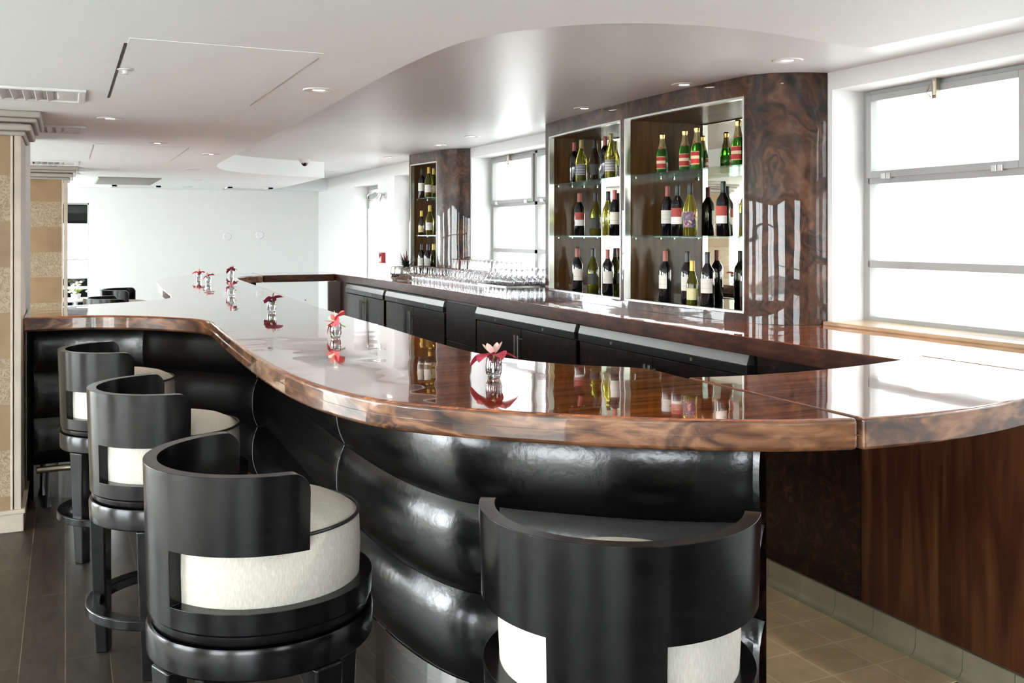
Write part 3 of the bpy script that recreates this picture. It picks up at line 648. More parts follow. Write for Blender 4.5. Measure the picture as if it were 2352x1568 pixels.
SMF = lambda y_: 3.22+.07*((9.42-y_)/.65)
cabinet('smaller curved burl wood bottle cabinet, farther along the back counter', SMF, 9.42, 8.76, .32, [(9.38, 8.785)], (1.155, 2.265))
# ================================================================ bottles
def prof_bottle(kind):
    if kind == 'bordeaux': h = .30; p = [(0, 0), (.034, 0), (.0375, .006), (.0375, .185), (.034, .203), (.022, .222), (.0150, .236), (.0138, .25), (.0138, .297), (.0, .30)]
    elif kind == 'burgundy': h = .30; p = [(0, 0), (.037, 0), (.041, .006), (.041, .145), (.038, .168), (.029, .198), (.019, .226), (.0145, .245), (.0140, .297), (0, .30)]
    elif kind == 'half': h = .245; p = [(0, 0), (.032, 0), (.0355, .006), (.0355, .105), (.033, .125), (.023, .160), (.0155, .19), (.0130, .215), (.0150, .236), (.010, .245), (0, .245)]
    else: h = .25; p = [(0, 0), (.029, 0), (.032, .006), (.032, .118), (.029, .138), (.020, .168), (.0145, .188), (.0135, .245), (0, .25)]
    return h, p
def patch(bm, r, z0, z1, a_mid, half, n=14, mi=0):
    lathe(bm, [(r, z0), (r, z1)], n, a0=a_mid-half, a1=a_mid+half, mi=mi)
def text_on_cylinder(s, size, r, zc, a_mid, mat, parent, name='lettering', vertical=False):
    cu = bpy.data.curves.new('t', 'FONT'); cu.body = s; cu.size = size; cu.align_x = 'CENTER'; cu.align_y = 'CENTER'; cu.resolution_u = 2
    o = bpy.data.objects.new('t', cu); me = bpy.data.meshes.new_from_object(o); bpy.data.objects.remove(o); bpy.data.curves.remove(cu)
    for v_ in me.vertices:
        x, y_ = v_.co.x, v_.co.y
        if vertical: x, y_ = -y_, x
        a = a_mid+x/r
        v_.co = (r*math.cos(a), r*math.sin(a), zc+y_)
    me.name = name; me.materials.append(mat); q = bpy.data.objects.new(name, me); COL.objects.link(q); q.parent = parent; return q
BC = {}
def bottle(kind, glass, foil, lab, loc, face_deg, label, group=None, lz=None, scale=1.0):
    """face_deg: direction the label faces in the room"""
    key = (kind, glass, foil, lab)
    if key in BC:
        c = copy_thing(BC[key], loc, math.radians(face_deg), label); c.scale = (scale,)*3; return c
    h, p = prof_bottle(kind)
    r_ = root('wine_bottle' if kind != 'half' else 'champagne_bottle', loc, label, 'bottle', group, math.radians(face_deg))
    bm = NB(); lathe(bm, p, 28); fin('bottle_glass', bm, M[glass], r_, smooth=50)
    R = max(x for x, z in p)
    bm = NB()
    if kind == 'half':
        lathe(bm, [(.0245, .158), (.0165, .19), (.0142, .215), (.0165, .224), (.0175, .238), (.012, .2475), (0, .2485)], 18); ft = fin('gold_foil', bm, M['f_gold'], r_, smooth=30)
        bm = NB(); lathe(bm, [(.0258, .152), (.0170, .19), (.0146, .214)], 20); fin('neck_foil', bm, M['f_palegold'], r_, smooth=40)
        bm = NB(); bmesh.ops.create_circle(bm, cap_ends=True, radius=.008, segments=16, matrix=Matrix.Translation((.0262, 0, .155)) @ Matrix.Rotation(math.radians(75), 4, 'Y')); fin('neck_seal', bm, M['f_red'], r_)
        text_on_cylinder('PIPER', .011, .0180, .1905, 0, M['ink'], r_, vertical=True)
        text_on_cylinder('PIPER', .0125, R+.0012, .0715, 0, M['gold'], r_)
    else:
        z0 = h-.062 if kind != 'screw' else h-.058
        def rad(z):
            for (r0, za), (r1, zb) in zip(p[:-1], p[1:]):
                if za <= z <= zb and zb > za: return r0+(r1-r0)*(z-za)/(zb-za)
            return .014
        lathe(bm, [(rad(z0)+.0008, z0)]+[(rad(z0+.012*k)+.0008, z0+.012*k) for k in range(1, 5)]+[(.0150, h-.004), (.013, h+.001), (0, h+.0015)], 20); fin('capsule', bm, M[foil], r_, smooth=40)
    if lab:
        z0, z1 = {'bordeaux': (.075, .155), 'burgundy': (.05, .125), 'half': (.03, .105), 'screw': (.03, .095)}[kind]
        if lab == 'l_redwhite': z0, z1 = .07, .165
        if lab == 'l_art': z0, z1 = .05, .14
        bm = NB(); patch(bm, R+.0006, z0, z1, 0, 1.05 if kind != 'half' else .95); fin('paper_label', bm, M[lab], r_, smooth=60)
    r_.scale = (scale,)*3
    BC[key] = r_; return r_
def at(u, x):
    """room y of the point with across-room distance x seen at photo column u"""
    k = (u-1176)/F; c_, s_ = math.cos(math.radians(25)), math.sin(math.radians(25)); Y = x/(c_*k+s_); return Y*(c_-s_*k)
Z1, Z2, Z3 = 1.9245, 1.5475, 1.1585
DW = 235        # direction from the cabinets towards the camera
BL = [
 ('half', 'g_green', None, 'l_champ', 1521, 3.30, Z1, 215, 'small green champagne bottle with red label, leftmost top shelf, right bay'),
 ('half', 'g_green', None, 'l_champ', 1573, 3.30, Z1, 222, 'small green champagne bottle with red label, left one of the touching pair'),
 ('half', 'g_green', None, 'l_champ', 1601, 3.265, Z1, 200, 'green champagne bottle with red label turned left, right one of the touching pair'),
 ('half', 'g_green', None, 'l_champ', 1695, 3.27, Z1, 205, 'small green champagne bottle with red label, rightmost top shelf, right bay'),
 ('bordeaux', 'g_dark', 'f_red', 'l_white', 1533, 3.30, Z2, 210, 'dark wine bottle with dusty red capsule, leftmost middle shelf, right bay'),
 ('bordeaux', 'g_dark', 'f_green', 'l_redwhite', 1556, 3.27, Z2, 215, 'dark wine bottle with red-and-white label beside the pale yellow one, right bay middle shelf'),
 ('burgundy', 'g_yellow', 'f_black', 'l_art', 1585, 3.24, Z2, 222, 'pale yellow wine bottle with dark picture label on the middle shelf'),
 ('bordeaux', 'g_dark', 'f_green', 'l_redwhite', 1661, 3.27, Z2, 205, 'large dark wine bottle with red-and-white label in front of the bright mirror, right bay'),
 ('burgundy', 'g_yellow', 'f_black', 'l_dark', 1716, 3.30, Z2, 215, 'pale yellow wine bottle with dark label at the right edge of the middle shelf'),
 ('bordeaux', 'g_dark', 'f_red', 'l_white', 1528, 3.26, Z3, 190, 'dark wine bottle with dusty red capsule floor of right bay, leftmost there'),
 ('bordeaux', 'g_dark', 'f_black', 'l_white', 1579, 3.26, Z3, 225, 'black-capped wine bottle with white label directly behind the small yellow-capped one'),
 ('screw', 'g_olive', 'f_yellow', 'l_yellow', 1590, 3.215, Z3, 222, 'small olive wine bottle with yellow cap floor of right bay'),
 ('bordeaux', 'g_dark', 'f_black', 'l_white', 1625, 3.225, Z3, 218, 'black-capped wine bottle with large white label, right of the small yellow-capped one'),
 ('bordeaux', 'g_dark', 'f_red', 'l_dark', 1716, 3.24, Z3, 215, 'dark wine bottle half hidden at the right edge of the floor of the right bay'),
 ('bordeaux', 'g_dark', 'f_red', None, 1319, 3.36, Z1, 215, 'dark red-capped wine bottle, leftmost top shelf, left bay'),
 ('burgundy', 'g_yellow', 'f_palegold', 'l_grey', 1335, 3.31, Z1, 225, 'clear yellow wine bottle, grey back label, left top shelf, left bay'),
 ('burgundy', 'g_brown', 'f_black', 'l_dark', 1366, 3.38, Z1, 225, 'dark brown wine bottle at the middle of the top shelf, left bay'),
 ('bordeaux', 'g_dark', 'f_red', None, 1390, 3.34, Z1, 215, 'dark red-capped wine bottle behind the clear yellow one, top shelf, left bay'),
 ('burgundy', 'g_yellow', 'f_palegold', 'l_grey', 1403, 3.28, Z1, 225, 'clear yellow wine bottle, grey back label, right top shelf, left bay'),
 ('bordeaux', 'g_dark', 'f_red', 'l_redwhite', 1331, 3.30, Z2, 245, 'dark red-capped wine bottle with red-and-white label, middle shelf, left bay'),
 ('burgundy', 'g_olive', 'f_black', 'l_dark', 1368, 3.36, Z2, 225, 'olive wine bottle with dark label, middle of the middle shelf, left bay'),
 ('burgundy', 'g_yellow', 'f_black', None, 1397, 3.34, Z2, 225, 'pale yellow black-capped wine bottle behind a dark one, middle shelf, left bay'),
 ('bordeaux', 'g_dark', 'f_red', 'l_white', 1412, 3.27, Z2, 245, 'dark red-capped wine bottle with white label, rightmost middle shelf, left bay'),
 ('bordeaux', 'g_dark', 'f_red', 'l_white', 1326, 3.28, Z3, 255, 'dark red-capped wine bottle with white label, left floor of left bay'),
 ('burgundy', 'g_olive', 'f_black', 'l_dark', 1362, 3.36, Z3, 225, 'olive wine bottle with dark label between two red-capped ones, floor of the left bay'),
 ('bordeaux', 'g_dark', 'f_red', 'l_white', 1396, 3.25, Z3, 240, 'dark red-capped wine bottle with white label, right floor of left bay'),
 ('bordeaux', 'g_dark', 'f_black', 'l_white', 969, 3.312, Z1, 225, 'black-capped wine bottle with white label on the top shelf of the small far cabinet'),
 ('burgundy', 'g_olive', 'f_yellow', 'l_white', 985, 3.29, Z1, 225, 'green yellow-capped wine bottle, middle of the top shelf of the small far cabinet'),
 ('burgundy', 'g_olive', 'f_yellow', 'l_cream', 996, 3.385, Z1, 225, 'green yellow-capped wine bottle, right on the top shelf of the small far cabinet'),
 ('screw', 'g_brown', 'f_yellow', 'l_cream', 968, 3.312, Z2, 225, 'brown yellow-capped wine bottle with cream label, middle shelf of the small far cabinet'),
 ('burgundy', 'g_yellow', 'f_yellow', 'l_white', 987, 3.33, Z2, 225, 'pale green-yellow wine bottle, right on the middle shelf of the small far cabinet'),
 ('bordeaux', 'g_dark', 'f_black', 'l_white', 968, 3.312, Z3, 225, 'black-capped wine bottle behind the wine glasses, left on the floor of the small cabinet'),
 ('bordeaux', 'g_dark', 'f_black', 'l_white', 983, 3.305, Z3, 225, 'black-capped wine bottle behind the wine glasses, second from left in the small cabinet'),
 ('burgundy', 'g_olive', 'f_yellow', None, 996, 3.385, Z3, 225, 'yellow-capped wine bottle behind the black-capped ones on the floor of the small cabinet'),
]
for (kd, gl, fo, lb, u, x, z, fd, lab) in BL:
    bottle(kd, gl, fo, lb, (x, at(u, x), z), fd, lab)
# ================================================================ stools
RS = .290
def make_stool():
    r_ = root('bar_stool', (0, 0, 0), 'x', 'bar stool')
    # shell: ring, post and band; the back's middle points to local -x
    def ztop(a, A=math.radians(94)):
        d = (A-abs(a))*RS; rr = .045
        return 1.0 if d >= rr else 1.0-rr+math.sqrt(max(0, rr*rr-(rr-d)**2))
    A = math.radians(94); P = math.radians(23)
    marks = sorted(set([round(v_, 5) for v_ in [-A, -P, P, A]+[math.radians(d) for d in range(-180, 180, 4)]+[s_*(A-q) for s_ in (-1, 1) for q in (.004, .015, .035, .06, .09, .12)]]))
    marks = [m_ for m_ in marks if m_ < math.pi-.001]
    def R(z): return .280+(z-.63)/.37*.011
    def zl(a): return [.632, .682, .815, .90, ztop(a)]
    T = .033
    bm = NB(); O = []; I = []
    for a in marks:
        zz = zl(a)
        O.append([bm.verts.new((-R(z)*math.cos(a), -R(z)*math.sin(a), z)) for z in zz])
        I.append([bm.verts.new((-(R(z)-T)*math.cos(a), -(R(z)-T)*math.sin(a), z)) for z in zz])
    n = len(marks)
    def on(i, j):
        a0 = marks[i]; a1 = marks[(i+1) % n] if i < n-1 else marks[0]+2*math.pi; am = (a0+a1)/2
        if am > math.pi: am -= 2*math.pi
        if j == 0: return True
        if j == 1: return abs(am) < P
        return abs(am) < A
    for i in range(n):
        k = (i+1) % n
        for j in range(4):
            if not on(i, j): continue
            bm.faces.new((O[i][j], O[k][j], O[k][j+1], O[i][j+1])); bm.faces.new((I[i][j], I[i][j+1], I[k][j+1], I[k][j]))
            if j == 0 or not on(i, j-1): bm.faces.new((O[i][j], I[i][j], I[k][j], O[k][j]))
            if j == 3 or not on(i, j+1): bm.faces.new((O[i][j+1], O[k][j+1], I[k][j+1], I[i][j+1]))
            if not on(i-1, j): bm.faces.new((O[i][j], O[i][j+1], I[i][j+1], I[i][j]))
            if not on(k, j): bm.faces.new((O[k][j], I[k][j], I[k][j+1], O[k][j+1]))
    for v_ in [v_ for v_ in bm.verts if not v_.link_faces]: bm.verts.remove(v_)
    fin('backrest', bm, M['ebony'], r_, smooth=35, bevel=.005, segs=3)
    bm = NB(); lathe(bm, [(0, .60), (.247, .60), (.271, .604), (.274, .612), (.274, .626), (.268, .632), (0, .632)], 64); fin('swivel_plate', bm, M['ebony'], r_, smooth=35)
    bm = NB(); lathe(bm, [(.235, .525), (.278, .525), (.282, .530), (.284, .590), (.280, .600), (.235, .600), (.235, .525)], 64); fin('apron', bm, M['ebony'], r_, smooth=35)
    rs = .246
    bm = NB(); lathe(bm, [(0, .66), (rs-.01, .66), (rs+.002, .68), (rs+.005, .75), (rs+.002, .82), (rs-.004, .836), (rs-.02, .848), (rs*.75, .868), (rs*.5, .882), (rs*.25, .889), (0, .891)], 64); st = fin('seat', bm, M['linen'], r_, smooth=60)
    bm = NB(); tube(bm, [((rs)*math.cos(2*math.pi*k/64), rs*math.sin(2*math.pi*k/64), .839) for k in range(64)], .0048, 8, True); fin('piping', bm, M['black'], st, smooth=60)
    for k in range(4):
        bm = NB(); a = math.radians(90*k); secs = []
        for (z, rc, hw, hd) in ((.527, .258, .040, .028), (.30, .254, .034, .026), (.0, .245, .026, .022)):
            secs.append([bm.verts.new((rc+dx, dy, z)) for dx, dy in ((-hd, -hw), (hd, -hw), (hd, hw), (-hd, hw))])
        for s0, s1 in zip(secs[:-1], secs[1:]):
            for q in range(4): bm.faces.new((s0[q], s0[(q+1) % 4], s1[(q+1) % 4], s1[q]))
        bm.faces.new(secs[0]); bm.faces.new(secs[-1])
        bmesh.ops.rotate(bm, verts=bm.verts, cent=(0, 0, 0), matrix=Matrix.Rotation(a, 3, 'Z'))
        fin('leg', bm, M['ebony'], r_, smooth=35, bevel=.006)
    bm = NB(); lathe(bm, [(.245, .185), (.296, .185), (.296, .222), (.245, .222), (.245, .185)], 64); fin('foot_ring', bm, M['ebony'], r_, smooth=35, bevel=.005)
    return r_
stool0 = make_stool()
# (x, y, direction the back faces, direction of one leg, label)
ST = [
 (.360, 3.81, 184, 159, 'black wood barrel-back bar stool with cream seat, third from the camera, between two others'),
 (1.048, 1.723, 234, 234+45, 'black wood barrel-back bar stool seen from behind at the front right, nearest to the camera'),
 (.464, 2.528, 188, 203, 'large black barrel-back bar stool with cream seat at the front left'),
 (.256, 5.15, 184, 222, 'black wood barrel-back bar stool nearest the left pillar, farthest of the front row'),
 (.43, 9.15, 185, 200, 'black barrel-back bar stool behind the bar wing, only its low rim showing'),
 (.60, 10.5, 170, 215, 'black barrel-back bar stool beyond the bar wing, inner back showing near the bar corner'),
]
for i, (x, y_, bd, ld, lab) in enumerate(ST):
    o = stool0 if i == 0 else copy_thing(stool0, (x, y_, 0))
    o.location = (x, y_, 0); o.rotation_euler = (0, 0, math.radians(bd-180)); o['label'] = lab; o['category'] = 'bar stool'; o['group'] = 'barrel-back bar stools'
    for c in o.children:
        if c.name.startswith('leg') or c.name.startswith('foot'): c.rotation_euler = (0, 0, math.radians(ld-(bd-180)))
# ================================================================ vases with orchids
def petal(bm, L, W, droop, ang, lift, mi=0, cup=.25):
    n, m_ = 7, 4; cols = []
    for i in range(n+1):
        u = i/n; w_ = W*math.sin(math.pi*min(1, u*.9+.08))**.8*(1 if u < 1 else .05); x = .006+L*u; row = []
        for j in range(m_+1):
            v_ = j/m_*2-1; row.append(Vector((x, v_*w_*.5, lift*x-droop*u*u*L+cup*abs(v_)**2*w_*.5)))
        cols.append(row)
    R_ = Matrix.Rotation(ang, 3, 'Z'); vs = [[bm.verts.new(R_ @ p) for p in r_] for r_ in cols]
    for i in range(n):
        for j in range(m_):
            f = bm.faces.new((vs[i][j], vs[i+1][j], vs[i+1][j+1], vs[i][j+1])); f.material_index = mi
def vase(u, v, label, pm, seed, tilt, s=1.0):
    Y = (1.56-ZT)*F/(v-537); X = (u-1176)/F*Y; c_, s_ = math.cos(math.radians(25)), math.sin(math.radians(25))
    x, y_ = X*c_+Y*s_, -X*s_+Y*c_
    r_ = root('votive_vase', (x, y_, ZT), label, 'vase', 'glass vases with orchid heads along the bar')
    bm = NB(); lathe(bm, [(0, .0005), (.019, .0005), (.0225, .006), (.0265, .022), (.0268, .038), (.0245, .056), (.0225, .066), (.0207, .066), (.0228, .056), (.0250, .038), (.0245, .024), (.0205, .013), (0, .011)], 32)
    fin('glass_body', bm, M['vase'], r_, smooth=50)
    bm = NB(); lathe(bm, [(0, .0112), (.0203, .0132), (.0243, .0242), (.0248, .038), (.0238, .048), (0, .048)], 28); fin('water', bm, M['water'], r_, smooth=50)
    rnd = random.Random(seed)
    fl = root('orchid_head', (x, y_, ZT+.068), label.replace('glass vase holding', 'cut flower,').split(',')[0] if False else None, None)
    del fl
    return r_, rnd
def orchid(r_, rnd, pm, tilt, az, s=1.0):
    loc = Vector(r_.location)+Vector((0, 0, .072))
    fl = bpy.data.objects.new('orchid_flower', None); COL.objects.link(fl); fl.location = loc
    fl.rotation_euler = (math.radians(tilt), 0, math.radians(az))
    bm = NB()
    for k in range(5):
        petal(bm, .050*s*rnd.uniform(.9, 1.1), .039*s, rnd.uniform(.25, .7), math.radians(72*k+rnd.uniform(-10, 10)), rnd.uniform(.1, .45))
    fin('petals', bm, M[pm], fl, smooth=70)
    bm = NB()
    for k in range(4): petal(bm, .020*s, .016*s, -.3, math.radians(90*k+20), .9)
    fin('lip', bm, M['lip'], fl, smooth=70)
    bm = NB(); tube(bm, [(0, 0, .004), (.002, .003, -.02), (.004, .006, -.036), (.010, .010, -.048)], [.0026, .0026, .003, .0034], 8); o = fin('stem', bm, M['stemgreen'], fl, smooth=60)
    return fl
VS = [(1134, 868, 'petal3', 'first from the camera', 10, 200, 1.5, 'large rose-pink'), (771, 774.5, 'petal2', 'second from the camera', 48, 250, 1.35, 'coral-red'), (624, 716, 'petal1', 'third from the camera', 30, 205, 1.2, 'dark magenta'),
      (532, 678, 'petal1', 'in mid bar, in front of another', 30, 260, 1.2, 'purple-magenta'), (531, 634, 'petal1', 'farthest back, in line behind another', 20, 200, 1.2, 'dark wine-red'),
      (479, 652, 'petal3', 'right of the far pair', 25, 240, 1.2, 'bright red'), (457, 642, 'petal3', 'left of the far pair', 15, 160, 1.2, 'reddish-pink')]
for i, (u, v, pm, wh, tilt, az, s, colr) in enumerate(VS):
    Y = (1.56-ZT)*F/(v-537); X = (u-1176)/F*Y; c_, s_ = math.cos(math.radians(25)), math.sin(math.radians(25))
    x, y_ = X*c_+Y*s_, -X*s_+Y*c_
    if i == 0:
        vz = root('glass_vase', (x, y_, ZT), 'x', 'vase', 'glass vases with orchid heads along the bar')
        bm = NB(); lathe(bm, [(0, .0005), (.019, .0005), (.0225, .006), (.0265, .022), (.0268, .038), (.0245, .056), (.0225, .066), (.0207, .066), (.0228, .056), (.0250, .038), (.0245, .024), (.0205, .013), (0, .011)], 32)
        fin('glass_body', bm, M['vase'], vz, smooth=50)
        bm = NB(); lathe(bm, [(0, .0112), (.0203, .0132), (.0243, .0242), (.0248, .038), (.0238, .048), (0, .048)], 28); fin('water', bm, M['water'], vz, smooth=50)
        vz['label'] = 'x'; cur = vz
    else: cur = copy_thing(vz, (x, y_, ZT))
    cur['label'] = 'small round water-filled glass vase %s, under a %s orchid' % (wh, colr)
    fl = orchid(cur, random.Random(11+i), pm, tilt, az, s)
    tag(fl, '%s orchid head resting in the glass vase %s' % (colr, wh), 'flower', 'orchid heads in the vases')
# ================================================================ wine glasses
gl0 = None
def lab_group(o, lab, grp): o['label'] = lab; o['category'] = 'glass'; o['group'] = grp
def stemglass(name, h, rb, rf):
    # upside down: rim on the counter, foot on top
    bh = h*.50
    bm = NB(); lathe(bm, [(rb*.86, 0), (rb*.97, bh*.35), (rb, bh*.6), (rb*.80, bh*.86), (rb*.40, bh*.98), (.006, bh*1.06), (.0052, bh*1.2), (.0048, h-.025), (.008, h-.008), (rf*.6, h-.003), (rf, h)], 20)
    return bm
tallm = fin('wine_glass', stemglass('g', .228, .040, .036), M['thinglass'], smooth=60); tallm['kindkey'] = 1; del tallm['kindkey']
lab_group(tallm, 'tall clear wine glass standing upside down on the back counter between the cabinets', 'tall upturned wine glasses')
shortm = fin('wine_glass', stemglass('g', .150, .036, .033), M['thinglass'], smooth=60)
lab_group(shortm, 'shorter clear wine glass upside down in front of the tall ones', 'short upturned wine glasses')
traym = fin('wine_glass', stemglass('g', .115, .036, .033), M['thinglass'], smooth=60)
lab_group(traym, 'short clear glass upside down on the black wire rack beside the tall curved cabinet', 'glasses on the wire rack')
bm = NB(); lathe(bm, [(.028, 0), (.031, .055), (.027, .062), (0, .062)], 18); tumm = fin('tumbler', bm, M['thinglass'], smooth=60)
lab_group(tumm, 'low clear tumbler upside down beneath the black wire rack', 'tumblers under the wire rack')
first = {}
def put(src, x, y_, z=ZT+.0005):
    o = src if src.name not in first else src.copy()
    if src.name in first: COL.objects.link(o)
    else: first[src.name] = 1
    o.location = (x, y_, z); o.rotation_euler = (0, 0, random.uniform(0, 6)); return o
rg = random.Random(3)
for i in range(5):
    for j in range(18):
        x = 3.10+.086*i; y_ = 7.32+.088*j
        if x > 3.20 and y_ > 8.35 and x > 3.50-.32: continue
        if i <= 1:
            put(shortm, x-.02+rg.uniform(-.008, .008), y_+rg.uniform(-.008, .008))
        else: put(tallm, x+rg.uniform(-.002, .002), y_+rg.uniform(-.002, .002))
for i in range(5):
    for j in range(5):
        x = 3.00+.092*i; y_ = 6.46+.092*j
        if x > 3.44: continue
        put(traym, x, y_, 1.176)
for i in range(6):
    for j in range(6):
        put(tumm, 2.96+.075*i+rg.uniform(-.003, .003), 6.42+.075*j+rg.uniform(-.003, .003))
for i in range(3):
    for j in range(4): put(tallm, 3.245+.086*i, 6.97+.086*j)
for i in range(2):
    for j in range(4): put(shortm, 3.06+.082*i, 6.97+.086*j)
r_ = root('wire_glass_rack', (3.17, 6.64, ZT), 'black wire rack holding upturned glasses beside the tall curved cabinet', 'glass rack')
bm = NB()
for k in range(16): box(bm, 2.935+.0308*k, 2.938+.0308*k, 6.385, 6.90, 1.168, 1.172)
for k in range(18): box(bm, 2.93, 3.405, 6.385+.0300*k, 6.388+.0300*k, 1.164, 1.168)
fin('wire_mesh', bm, M['black'], r_, True)
bm = NB(); box(bm, 2.93, 3.41, 6.38, 6.386, 1.160, 1.175); box(bm, 2.93, 3.41, 6.899, 6.905, 1.160, 1.175); box(bm, 2.927, 2.933, 6.38, 6.905, 1.160, 1.175); box(bm, 3.407, 3.413, 6.38, 6.905, 1.160, 1.175)
for (x, y_) in ((2.93, 6.383), (3.41, 6.383), (2.93, 6.902), (3.41, 6.902)): box(bm, x-.003, x+.003, y_-.003, y_+.003, ZT+.0005, 1.16)
fin('rack_frame', bm, M['steel'], r_, True)
# planter
r_ = root('glass_planter', (3.07, 9.07, ZT), 'round glass bowl of white pebbles with a spiky dark green plant on the back counter', 'planter')
bm = NB(); lathe(bm, [(0, .001), (.12, .001), (.135, .02), (.14, .07), (.13, .12), (.126, .12), (.135, .07), (.13, .024), (.118, .007), (0, .007)], 40); fin('bowl', bm, M['thinglass'], r_, smooth=50)
bm = NB(); rp = random.Random(5)
for k in range(420):
    a = rp.uniform(0, 6.283); q = math.sqrt(rp.random())*.115; z = rp.uniform(.012, .115); s_ = rp.uniform(.006, .010)
    if q < .09 and z < .08: q = rp.uniform(.09, .115)
    mtx = Matrix.Translation((q*math.cos(a), q*math.sin(a), z)) @ Matrix.Rotation(rp.uniform(0, 3), 4, 'X') @ Matrix.Diagonal((s_*1.3, s_, s_*.7, 1))
    bmesh.ops.create_icosphere(bm, subdivisions=1, radius=1, matrix=mtx)
tag(fin('pebbles', bm, M['pebble'], r_, smooth=80), kind='stuff', label='white and beige pebbles')
for nm, mt, cnt, sp_ in (('foliage', 'leafgreen', 46, 1.0), ('red_leaves', 'leafred', 3, .25)):
    bm = NB()
    for k in range(cnt):
        a = rp.uniform(0, 6.283); el = math.radians(rp.uniform(0, 65) if nm == 'foliage' else rp.uniform(75, 88)); L = rp.uniform(.12, .19); prev = None
        for i in range(6):
            u_ = i/5; q = L*u_*math.cos(el); z = .105+L*u_*math.sin(el)-.05*u_*u_*math.cos(el); w_ = .011*(1-u_)+.001
            c_ = Vector((q*math.cos(a), q*math.sin(a), z)); sd = Vector((-math.sin(a), math.cos(a), 0))*w_
            pr = (bm.verts.new(c_-sd), bm.verts.new(c_+sd+Vector((0, 0, .001))))
            if prev: bm.faces.new((prev[0], prev[1], pr[1], pr[0]))
            prev = pr
    fin(nm, bm, M[mt], r_)
r_.scale = (1.14, 1.14, 1.14)
# ================================================================ ceiling fittings
def downlight(x, y_, z, label):
    r_ = root('downlight', (x, y_, z), label, 'ceiling light', 'round recessed ceiling downlights')
    bm = NB(); lathe(bm, [(.026, -.0015), (.034, -.002), (.042, -.006), (.066, -.005), (.070, -.001), (.070, .001)], 36); fin('trim_ring', bm, M['white'], r_, smooth=40)
    bm = NB(); lathe(bm, [(0, -.003), (.027, -.0015)], 24); fin('lamp', bm, M['glow'], r_)
    return r_
dl = None
UP = [(3.075, 3.53, 'right above the rounded corner of the tall cabinet'), (3.06, 4.34, 'above the right bay of the tall cabinet'), (3.05, 5.43, 'above the left bay of the tall cabinet'),
      (3.08, 7.39, 'above the wine glasses'), (3.105, 8.25, 'just in front of the small cabinet'), (3.12, 9.75, 'just left of the small cabinet'), (3.2, 12.3, 'near the glass door, beyond the camera dome')]
DN = [(1.02, 4.22, 'nearest in the lower ceiling, beside the curved cut-out'), (.225, 5.75, 'in the lower ceiling beside the near pillar'), (.586, 7.16, 'in the middle of the lower ceiling, past the bright band'),
      (1.06, 7.98, 'lit brightly beside the straight edge of the cut-out'), (1.14, 9.9, 'small in the lower ceiling before the grey grille'), (1.41, 11.87, 'right of the grey ceiling grille'), (1.49, 13.6, 'last before the far wall')]
for x, y_, wh in UP:
    lb = 'round white downlight in the raised ceiling, '+wh
    if dl is None: dl = downlight(x, y_, ZC, lb)
    else: copy_thing(dl, (x, y_, ZC), label=lb)
for x, y_, wh in DN: copy_thing(dl, (x, y_, ZL), label='round white downlight '+wh)
for x, y_, z in [(a, b_, ZC) for a, b_, c in UP]+[(a, b_, ZL) for a, b_, c in DN]:
    l = bpy.data.lights.new('downlight_beam', 'SPOT'); l.energy = 9; l.spot_size = math.radians(70); l.spot_blend = .6; l.color = (1, .86, .68); l.shadow_soft_size = .03
    o = bpy.data.objects.new('downlight_beam', l); COL.objects.link(o); o.location = (x, y_, z-.012)
def diffuser(x1, y0, w_, d_, label):
    x0 = x1-w_; y1 = y0+d_; z = ZL
    r_ = root('air_diffuser', ((x0+x1)/2, (y0+y1)/2, z), label, 'air vent', 'white louvred ceiling vents')
    bm = NB(); e = .03; box(bm, x0, x1, y0, y0+e, z-.012, z); box(bm, x0, x1, y1-e, y1, z-.012, z); box(bm, x0, x0+e, y0+e, y1-e, z-.012, z); box(bm, x1-e, x1, y0+e, y1-e, z-.012, z); fin('vent_frame', bm, M['white'], r_, True, bevel=.003)
    bm = NB(); box(bm, x0+e, x1-e, y0+e, y1-e, z-.0015, z-.0005); fin('vent_back', bm, M['grille'], r_, True)
    n = int((x1-x0-2*e-.09)/.048)
    for k in range(n):
        bm = NB(); xx = x0+e+.02+.048*k
        vs = [bm.verts.new(p_) for p_ in ((xx, y0+e, z-.012), (xx, y1-e, z-.012), (xx+.026, y1-e, z-.002), (xx+.026, y0+e, z-.002), (xx+.003, y0+e, z-.013), (xx+.003, y1-e, z-.013), (xx+.029, y1-e, z-.002), (xx+.029, y0+e, z-.002))]
        for q in ((0, 1, 2, 3), (7, 6, 5, 4), (0, 4, 5, 1), (1, 5, 6, 2), (3, 7, 4, 0)): bm.faces.new([vs[i] for i in q])
        fin('louvre', bm, M['white'], r_, True)
    bm = NB(); a = [bm.verts.new(p_) for p_ in ((x1-e-.08, (y0+y1)/2, z-.012), (x1-e, y0+e, z-.003), (x1-e, y1-e, z-.003), (x1-e-.09, y0+e, z-.003), (x1-e-.09, y1-e, z-.003))]
    bm.faces.new((a[0], a[1], a[2])); bm.faces.new((a[0], a[3], a[1])); bm.faces.new((a[0], a[2], a[4])); bm.faces.new((a[0], a[4], a[3])); fin('end_vane', bm, M['white'], r_, True)
diffuser(.085, 4.66, .50, .42, 'white louvred ceiling vent nearest the camera, above the near pillar')
diffuser(.11, 6.24, .50, .40, 'white louvred ceiling vent second from the camera, just past the near pillar')
diffuser(.11, 9.28, .40, .42, 'white louvred ceiling vent third from the camera, in front of the far pillar')
diffuser(.13, 11.05, .40, .42, 'white louvred ceiling vent beyond the far pillar')
r_ = root('ceiling_grille', (.66, 12.45, ZL), 'flat grey rectangular grille panel in the far ceiling', 'ceiling grille')
bm = NB(); box(bm, .33, 1.0, 11.65, 13.2, ZL-.012, ZL); fin('grille_panel', bm, M['grille'], r_, True, bevel=.003)
bm = NB()
